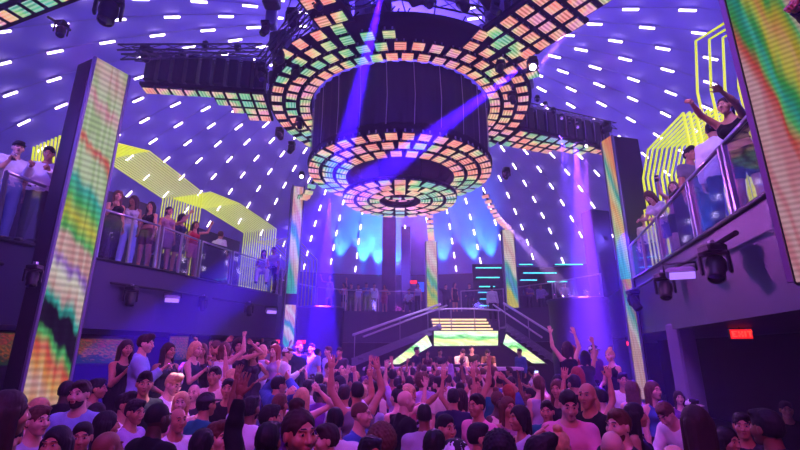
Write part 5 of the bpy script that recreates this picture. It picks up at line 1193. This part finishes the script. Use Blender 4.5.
# --- the rest of the crowd: each guest gets looks of their own ---
rc = random.Random(11); TOPM = ['tshirt', 'tshirt', 'shirt', 'jacket', 'tshirt', 'tank']; TOPF = ['tank', 'dress', 'tank', 'crop', 'dress', 'tshirt']
GN = {'tshirt': 'T-shirt', 'shirt': 'long-sleeved shirt', 'jacket': 'jacket', 'tank': 'vest', 'crop': 'cropped top', 'dress': 'dress'}
PN = {'stand': 'arms down', 'relax': 'forearm held up', 'raise': 'hand raised high', 'point': 'pointing upwards', 'fist': 'punching the air', 'both': 'arms in the air', 'bent': 'hands over the head', 'drink': 'lifting a drink', 'phone': 'looking at a phone', 'film': 'filming with a phone', 'dance': 'dancing', 'hip': 'hand on hip', 'cross': 'arms crossed', 'wave': 'waving'}
HN = {'short': 'short', 'crop': 'cropped', 'quiff': 'swept-up', 'buzz': 'buzz-cut', 'long': 'long', 'bob': 'bobbed', 'ponytail': 'tied', 'wavy': 'wavy', 'bun': 'bunned', 'curly': 'curly'}
topcs = ['black', 'black', 'black', 'white', 'grey', 'navy', 'navy', 'blue', 'light blue', 'teal', 'red', 'pink', 'purple', 'cream', 'charcoal', 'charcoal', 'maroon', 'beige', 'silver', 'lilac', 'rose', 'white', 'white', 'black']
def where(px, Y, z0):
    if z0 > .3: return 'on the left platform' if px < 400 else 'on the right platform'
    r = 'before the booth' if 390 < px < 530 and Y > 9 else 'left of the booth' if px < 390 and Y > 9 else 'right of the booth' if Y > 9 else ''
    if r: return r
    s = 'left' if px < 260 else 'centre left' if px < 390 else 'centre' if px < 470 else 'centre right' if px < 570 else 'right'
    return '%s, %s rows' % (s, 'front' if Y < 5.5 else 'middle')
def filler(x, y, z0, front=False):
    px = 400 + FP * x / (CS * y - .4 * SN)
    for t in range(60):
        fem = rc.random() < .42; hair = rc.choice(['long', 'long', 'wavy', 'bob', 'ponytail', 'bun', 'curly'] if fem else ['short', 'short', 'crop', 'quiff', 'buzz', 'curly'])
        hc = rc.choice(['black', 'black', 'dark brown', 'brown', 'blonde'] + (['red'] if fem else ['black'])); tp = rc.choice(TOPF if fem else TOPM); tc_ = rc.choice(topcs)
        pose = rc.choice(['stand', 'relax', 'stand', 'raise', 'fist', 'both', 'drink', 'phone', 'dance', 'wave', 'bent', 'point', 'film', 'stand', 'hip', 'cross']) if not front else rc.choice(['stand', 'relax', 'stand', 'drink', 'phone', 'cross'])
        lab = '%s with %s %s hair in a %s %s, %s, %s' % ('woman' if fem else 'man', HN[hair], hc, tc_, GN[tp], PN[pose], where(px, y, z0))
        if lab not in USED and len(lab.split()) <= 23: break
    for a_, b_ in (('long-sleeved shirt', 'shirt'), (HN[hair] + ' ', ''), ('looking at', 'with'), ('hands over the head', 'hands overhead')):
        if len(lab.split()) > 16: lab = lab.replace(a_, b_, 1)
    USED.add(lab); PPOS.append((x, y)); tgt = math.atan2(-(1.2 - x), -(16 - y)) if False else PI - math.atan2(1.2 - x, 16 - y) * 1
    rz = (tgt + rc.uniform(-.6, .6)) if rc.random() < .68 else rc.uniform(-PI, PI)
    kw = dict(fem=fem, hair=hair, hairc=hc, top=tp, topc=tc_, pose=pose, skin=rc.choice(['fair', 'tan', 'tan', 'brown', 'dark']), beard=(not fem and rc.random() < .3), bot=('trousers' if not fem or rc.random() < .5 else 'skirt'), botc=rc.choice(['black', 'navy', 'charcoal', 'blue']), flip=rc.random() < .5)
    person((x, y, z0), rz, lab, h=(rc.uniform(1.58, 1.72) if fem else rc.uniform(1.68, 1.84)), shoes=False, **kw)
def inpoly(x, y, P):
    c = False
    for i in range(len(P)):
        (x1, y1), (x2, y2) = P[i], P[i - 1]
        if (y1 > y) != (y2 > y) and x < (x2 - x1) * (y - y1) / (y2 - y1) + x1: c = not c
    return c
PL = [(-5.9, 6.2), (-2.6, 6.2), (-2.4, 9.2), (-1.9, 15.2), (-4.7, 15.2), (-5.9, 9.8)]; PR = [(2.4, 8.2), (4.2, 8.0), (4.6, 10.6), (4.6, 13.8), (3.0, 13.8)]
nf = 0; Y = 3.6
while Y < 15.0:
    st = .66 if Y < 9 else .74
    lo, hi = (X(-20, Y, 1.6), X(700 if Y < 7 else 660, Y, 1.6)); x = lo + rc.uniform(0, st)
    while x < hi:
        xx, yy = x + rc.uniform(-.12, .12), Y + rc.uniform(-.14, .14); x += st
        px = 400 + FP * xx / (CS * yy - .4 * SN)
        z0 = 0.0; edge = .32
        inL, inR = inpoly(xx, yy, PL), inpoly(xx, yy, PR)
        if inL or inR:
            if not all(inpoly(xx + a, yy + b, PL if inL else PR) for a, b in ((edge, 0), (-edge, 0), (0, edge), (0, -edge))): continue
            z0 = .62 if inL else .65
            if inL and (yy < 8.0 or (px < 185)): continue
            if inR and (yy > 11 or px < 562): continue
        elif any(inpoly(xx + a, yy + b, P) for P in (PL, PR) for a, b in ((edge, 0), (-edge, 0), (0, edge), (0, -edge))): continue
        elif xx < -4.7 and yy > 5.2 or xx > 4.4 and yy > 8: continue
        if yy < 5 and px > 600 and px < 800 and rc.random() < .5: continue
        if yy < 4.7 and 535 < px < 600: continue
        if min((xx - a) ** 2 + (yy - b) ** 2 for a, b in PPOS) < (.50 ** 2): continue
        if yy > 14.9 or nf > 175: continue
        filler(xx, yy, z0, Y < 4.6); nf += 1
    Y += .66 if Y < 8 else .8
for _o, _h in PEOPLE:
    if len(_o['label'].split()) > 16: print('LONG', _o['label'])
print('fillers', nf, 'people', len(PEOPLE))
# keep guests from standing inside one another
for it in range(12):
    for i in range(len(PEOPLE)):
        for j in range(i):
            A_, B_ = PEOPLE[i][0], PEOPLE[j][0]
            if abs(A_.location.z - B_.location.z) > .5: continue
            dv = Vector((A_.location.x - B_.location.x, A_.location.y - B_.location.y, 0)); L = dv.length
            if L < .46:
                dv = (dv.normalized() if L > 1e-4 else Vector((1, 0, 0))) * (.46 - L) / 2
                for o_, s_ in ((PEOPLE[i], 1), (PEOPLE[j], -1)):
                    o_[0].location += dv * s_
                    for k in o_[1]: o_[1][k] += dv * s_
# things held
PHM = MB().box((0, 0, 0), (.072, .009, .148), bev=.004, mi=0).box((0, -.006, 0), (.064, .003, .136), mi=1).mesh('phone'); PHM.materials.append(M_black); PHM.materials.append(emit('phone_display', c3((190, 210, 255)), 2.0))
CUP = MB().lathe([(.001, 0), (.028, 0), (.036, .11), (.033, .11), (.026, .006), (.001, .006)], n=14).mesh('drinking_glass'); CUP.materials.append(M_clear)
def held(i_, kind):
    o_, hd = PEOPLE[i_]; p = hd['R']
    lab = o_['label']; short = lab.split(',')[0]
    w = short.split(); short = ' '.join(w[:9])
    if kind == 'phone': o = link('phone', PHM); o.rotation_euler = (.2, 0, o_.rotation_euler.z + PI); o.location = p; tag(o, 'phone held by the ' + short, 'phone')
    else: o = link('drinking_glass', CUP); o.location = p - Vector((0, 0, .05)); tag(o, 'clear glass held by the ' + short, 'glass')
hl = set()
for i_, (o_, hd) in enumerate(PEOPLE):
    k = 'phone' if o_.data == BODY.get((True, 'film'), {}).get('mesh') or o_.data == BODY.get((False, 'film'), {}).get('mesh') else 'glass' if any(o_.data == BODY.get((f_, 'drink'), {}).get('mesh') for f_ in (True, False)) else None
    s_ = ' '.join(o_['label'].split(',')[0].split()[:9])
    if k and (k, s_) not in hl and (o_.location.y < 10): hl.add((k, s_)); held(i_, k)
w = bpy.data.worlds.new('night'); scn.world = w; w.use_nodes = True; w.node_tree.nodes['Background'].inputs[0].default_value = (.004, .003, .012, 1)
# haze that fills the hall
t = NT('haze'); vs_ = t.n('ShaderNodeVolumeScatter'); vs_.inputs['Color'].default_value = (.62, .56, 1, 1); vs_.inputs['Density'].default_value = .010; vs_.inputs['Anisotropy'].default_value = .25
t.l(vs_.outputs[0], t.out.inputs['Volume'])
mb = MB(); mb.prism([(CC.x + 24 * math.cos(2 * PI * i / 24), CC.y + 24 * math.sin(2 * PI * i / 24)) for i in range(24)], -.5, 14.5); hz = mb.build('haze', t.mat); tag(hz, 'thin stage haze filling the whole hall', 'haze', kind='stuff')
# beams
K = 75
spot(at(386, -24, 7.9), at(338, 175, 9.9), BLU, 12000 * K, 7.5, .25)
spot(at(524, 66, 9.8), at(392, 165, 9.7), BLU, 9000 * K, 8, .25)
spot(at(532, 76, 10.0), at(640, -60, 8.5), (.75, .25, 1), 2500 * K, 8, .4)
spot(at(585, 150, 15), at(592, 300, 15.0), (.62, .12, .9), 3000 * K, 7, .4)
spot(at(488, 204, 15.5), at(575, 300, 17.0), (.85, .45, 1), 2600 * K, 9, .5)
spot(at(330, 195, 16.8), at(322, 345, 18.0), BLU, 8000 * K, 14, .5)
spot(at(308, 60, 12), at(296, 300, 15), (.3, .1, 1), 2600 * K, 7, .4)
spot(at(575, 140, 14.0), at(592, 350, 15.0), (.2, .04, 1), 7500 * K, 14, .5)
spot(at(625, 230, 12.0), at(655, 420, 7.4), BLU, 700 * K, 30, .5)
spot(at(560, 130, 14.5), at(600, 370, 11.5), (.2, .06, 1), 1200 * K, 14, .6)
# uplights washing the back of the dome
for az, g, W_ in ((98.5, 19, 1), (95, 18.5, 1), (91, 18, .8), (104, 20, .5), (80, 19, .5), (73, 19, .5), (69, 19.5, .5)):
    a_ = math.radians(az); e_ = par(g); spot(dome_pt(a_, e_ + .025, .40), dome_pt(a_, e_ + .26, .03), (.03, .28, 1), 9500 * W_, 38, .9)
# violet wash of the dome
for p, W_ in (((-8, 6, 6.5), 250), ((8.5, 7, 6.5), 800), ((-9, 17, 7), 260), ((9, 19, 7), 800), ((0, 27, 7.2), 500), ((0, 13.4, 11.4), 1100), ((0, 2, 9), 700)):
    point(p, (.18, .11, 1.0), W_ * 1.35, .5)
# crowd washes
spot((0, -1.5, 6.4), (0, 8, 1), (1.0, .08, .62), 800, 110, .8, .4)  # unseen pink lamp added above and behind the camera to tint the crowd
spot((-4.2, 4.5, 6.0), (-1, 9, 1), (.8, .08, .85), 420, 100, .8, .3)
spot((3.0, 5.0, 6.2), (1, 9, 1), (.85, .08, .8), 420, 100, .8, .3)
spot((-1, 11.0, 7.0), (-2, 9.5, 1), (.32, .06, 1.0), 1700, 80, .8, .3)
spot((2, 12.0, 7.0), (1.0, 12.5, 1), (.65, .08, .9), 1300, 90, .8, .3)
spot(at(300, 178, 14.6), at(290, 365, 9.0), (.5, .35, 1), 14000, 8, .5)
spot(at(310, 120, 9.5), at(181, 376, 6.3), (.7, .5, 1), 12000, 6, .5)
spot(at(318, 120, 10.5), at(340, 398, 7), (.15, .07, 1), 6000, 18, .7)
spot((1.6, 12.6, 6.2), at(474, 358, 16.5), (1.0, .45, .35), 5200, 20, .6)
spot((.8, 14.5, 7.4), (2.2, 19.5, 3.0), (.7, .5, 1.0), 2200, 44, .7)  # unseen spot added from above to whiten the stair rails
spot((-2.8, 5.2, 6.6), (-6.8, 7.6, 5.0), (.8, .35, .95), 420, 70, .8, .3)
spot((-2.2, 8.6, 7.2), (-7, 11.0, 4.8), (.85, .30, .85), 700, 80, .8, .3)
spot((2.2, 3.8, 6.8), (5.2, 7.0, 4.4), (.7, .35, 1), 420, 80, .8, .3)
spot((.5, 15.2, 6.6), (0, 6, 1.2), (.75, .15, 1.0), 2600, 95, .8, .25)  # unseen backlight added on the stage side to rim the crowd
scn.view_settings.exposure = 0.0
scn.cycles.use_denoising = True; scn.cycles.volume_bounces = 0; scn.cycles.max_bounces = 6; scn.cycles.transparent_max_bounces = 12
# ---------- camera ----------
cd = bpy.data.cameras.new('camera'); cam = bpy.data.objects.new('camera', cd); COL.objects.link(cam); cam.location = (0, 0, CH)
cam.rotation_euler = (PI / 2 + TH, 0, 0); cd.sensor_width = 36; cd.lens = FP / 800 * 36; cd.clip_start = .05; cd.clip_end = 200; scn.camera = cam
scn.view_settings.view_transform = 'Standard'; scn.view_settings.look = 'None'; scn.view_settings.gamma = 1; scn.view_settings.use_curve_mapping = False
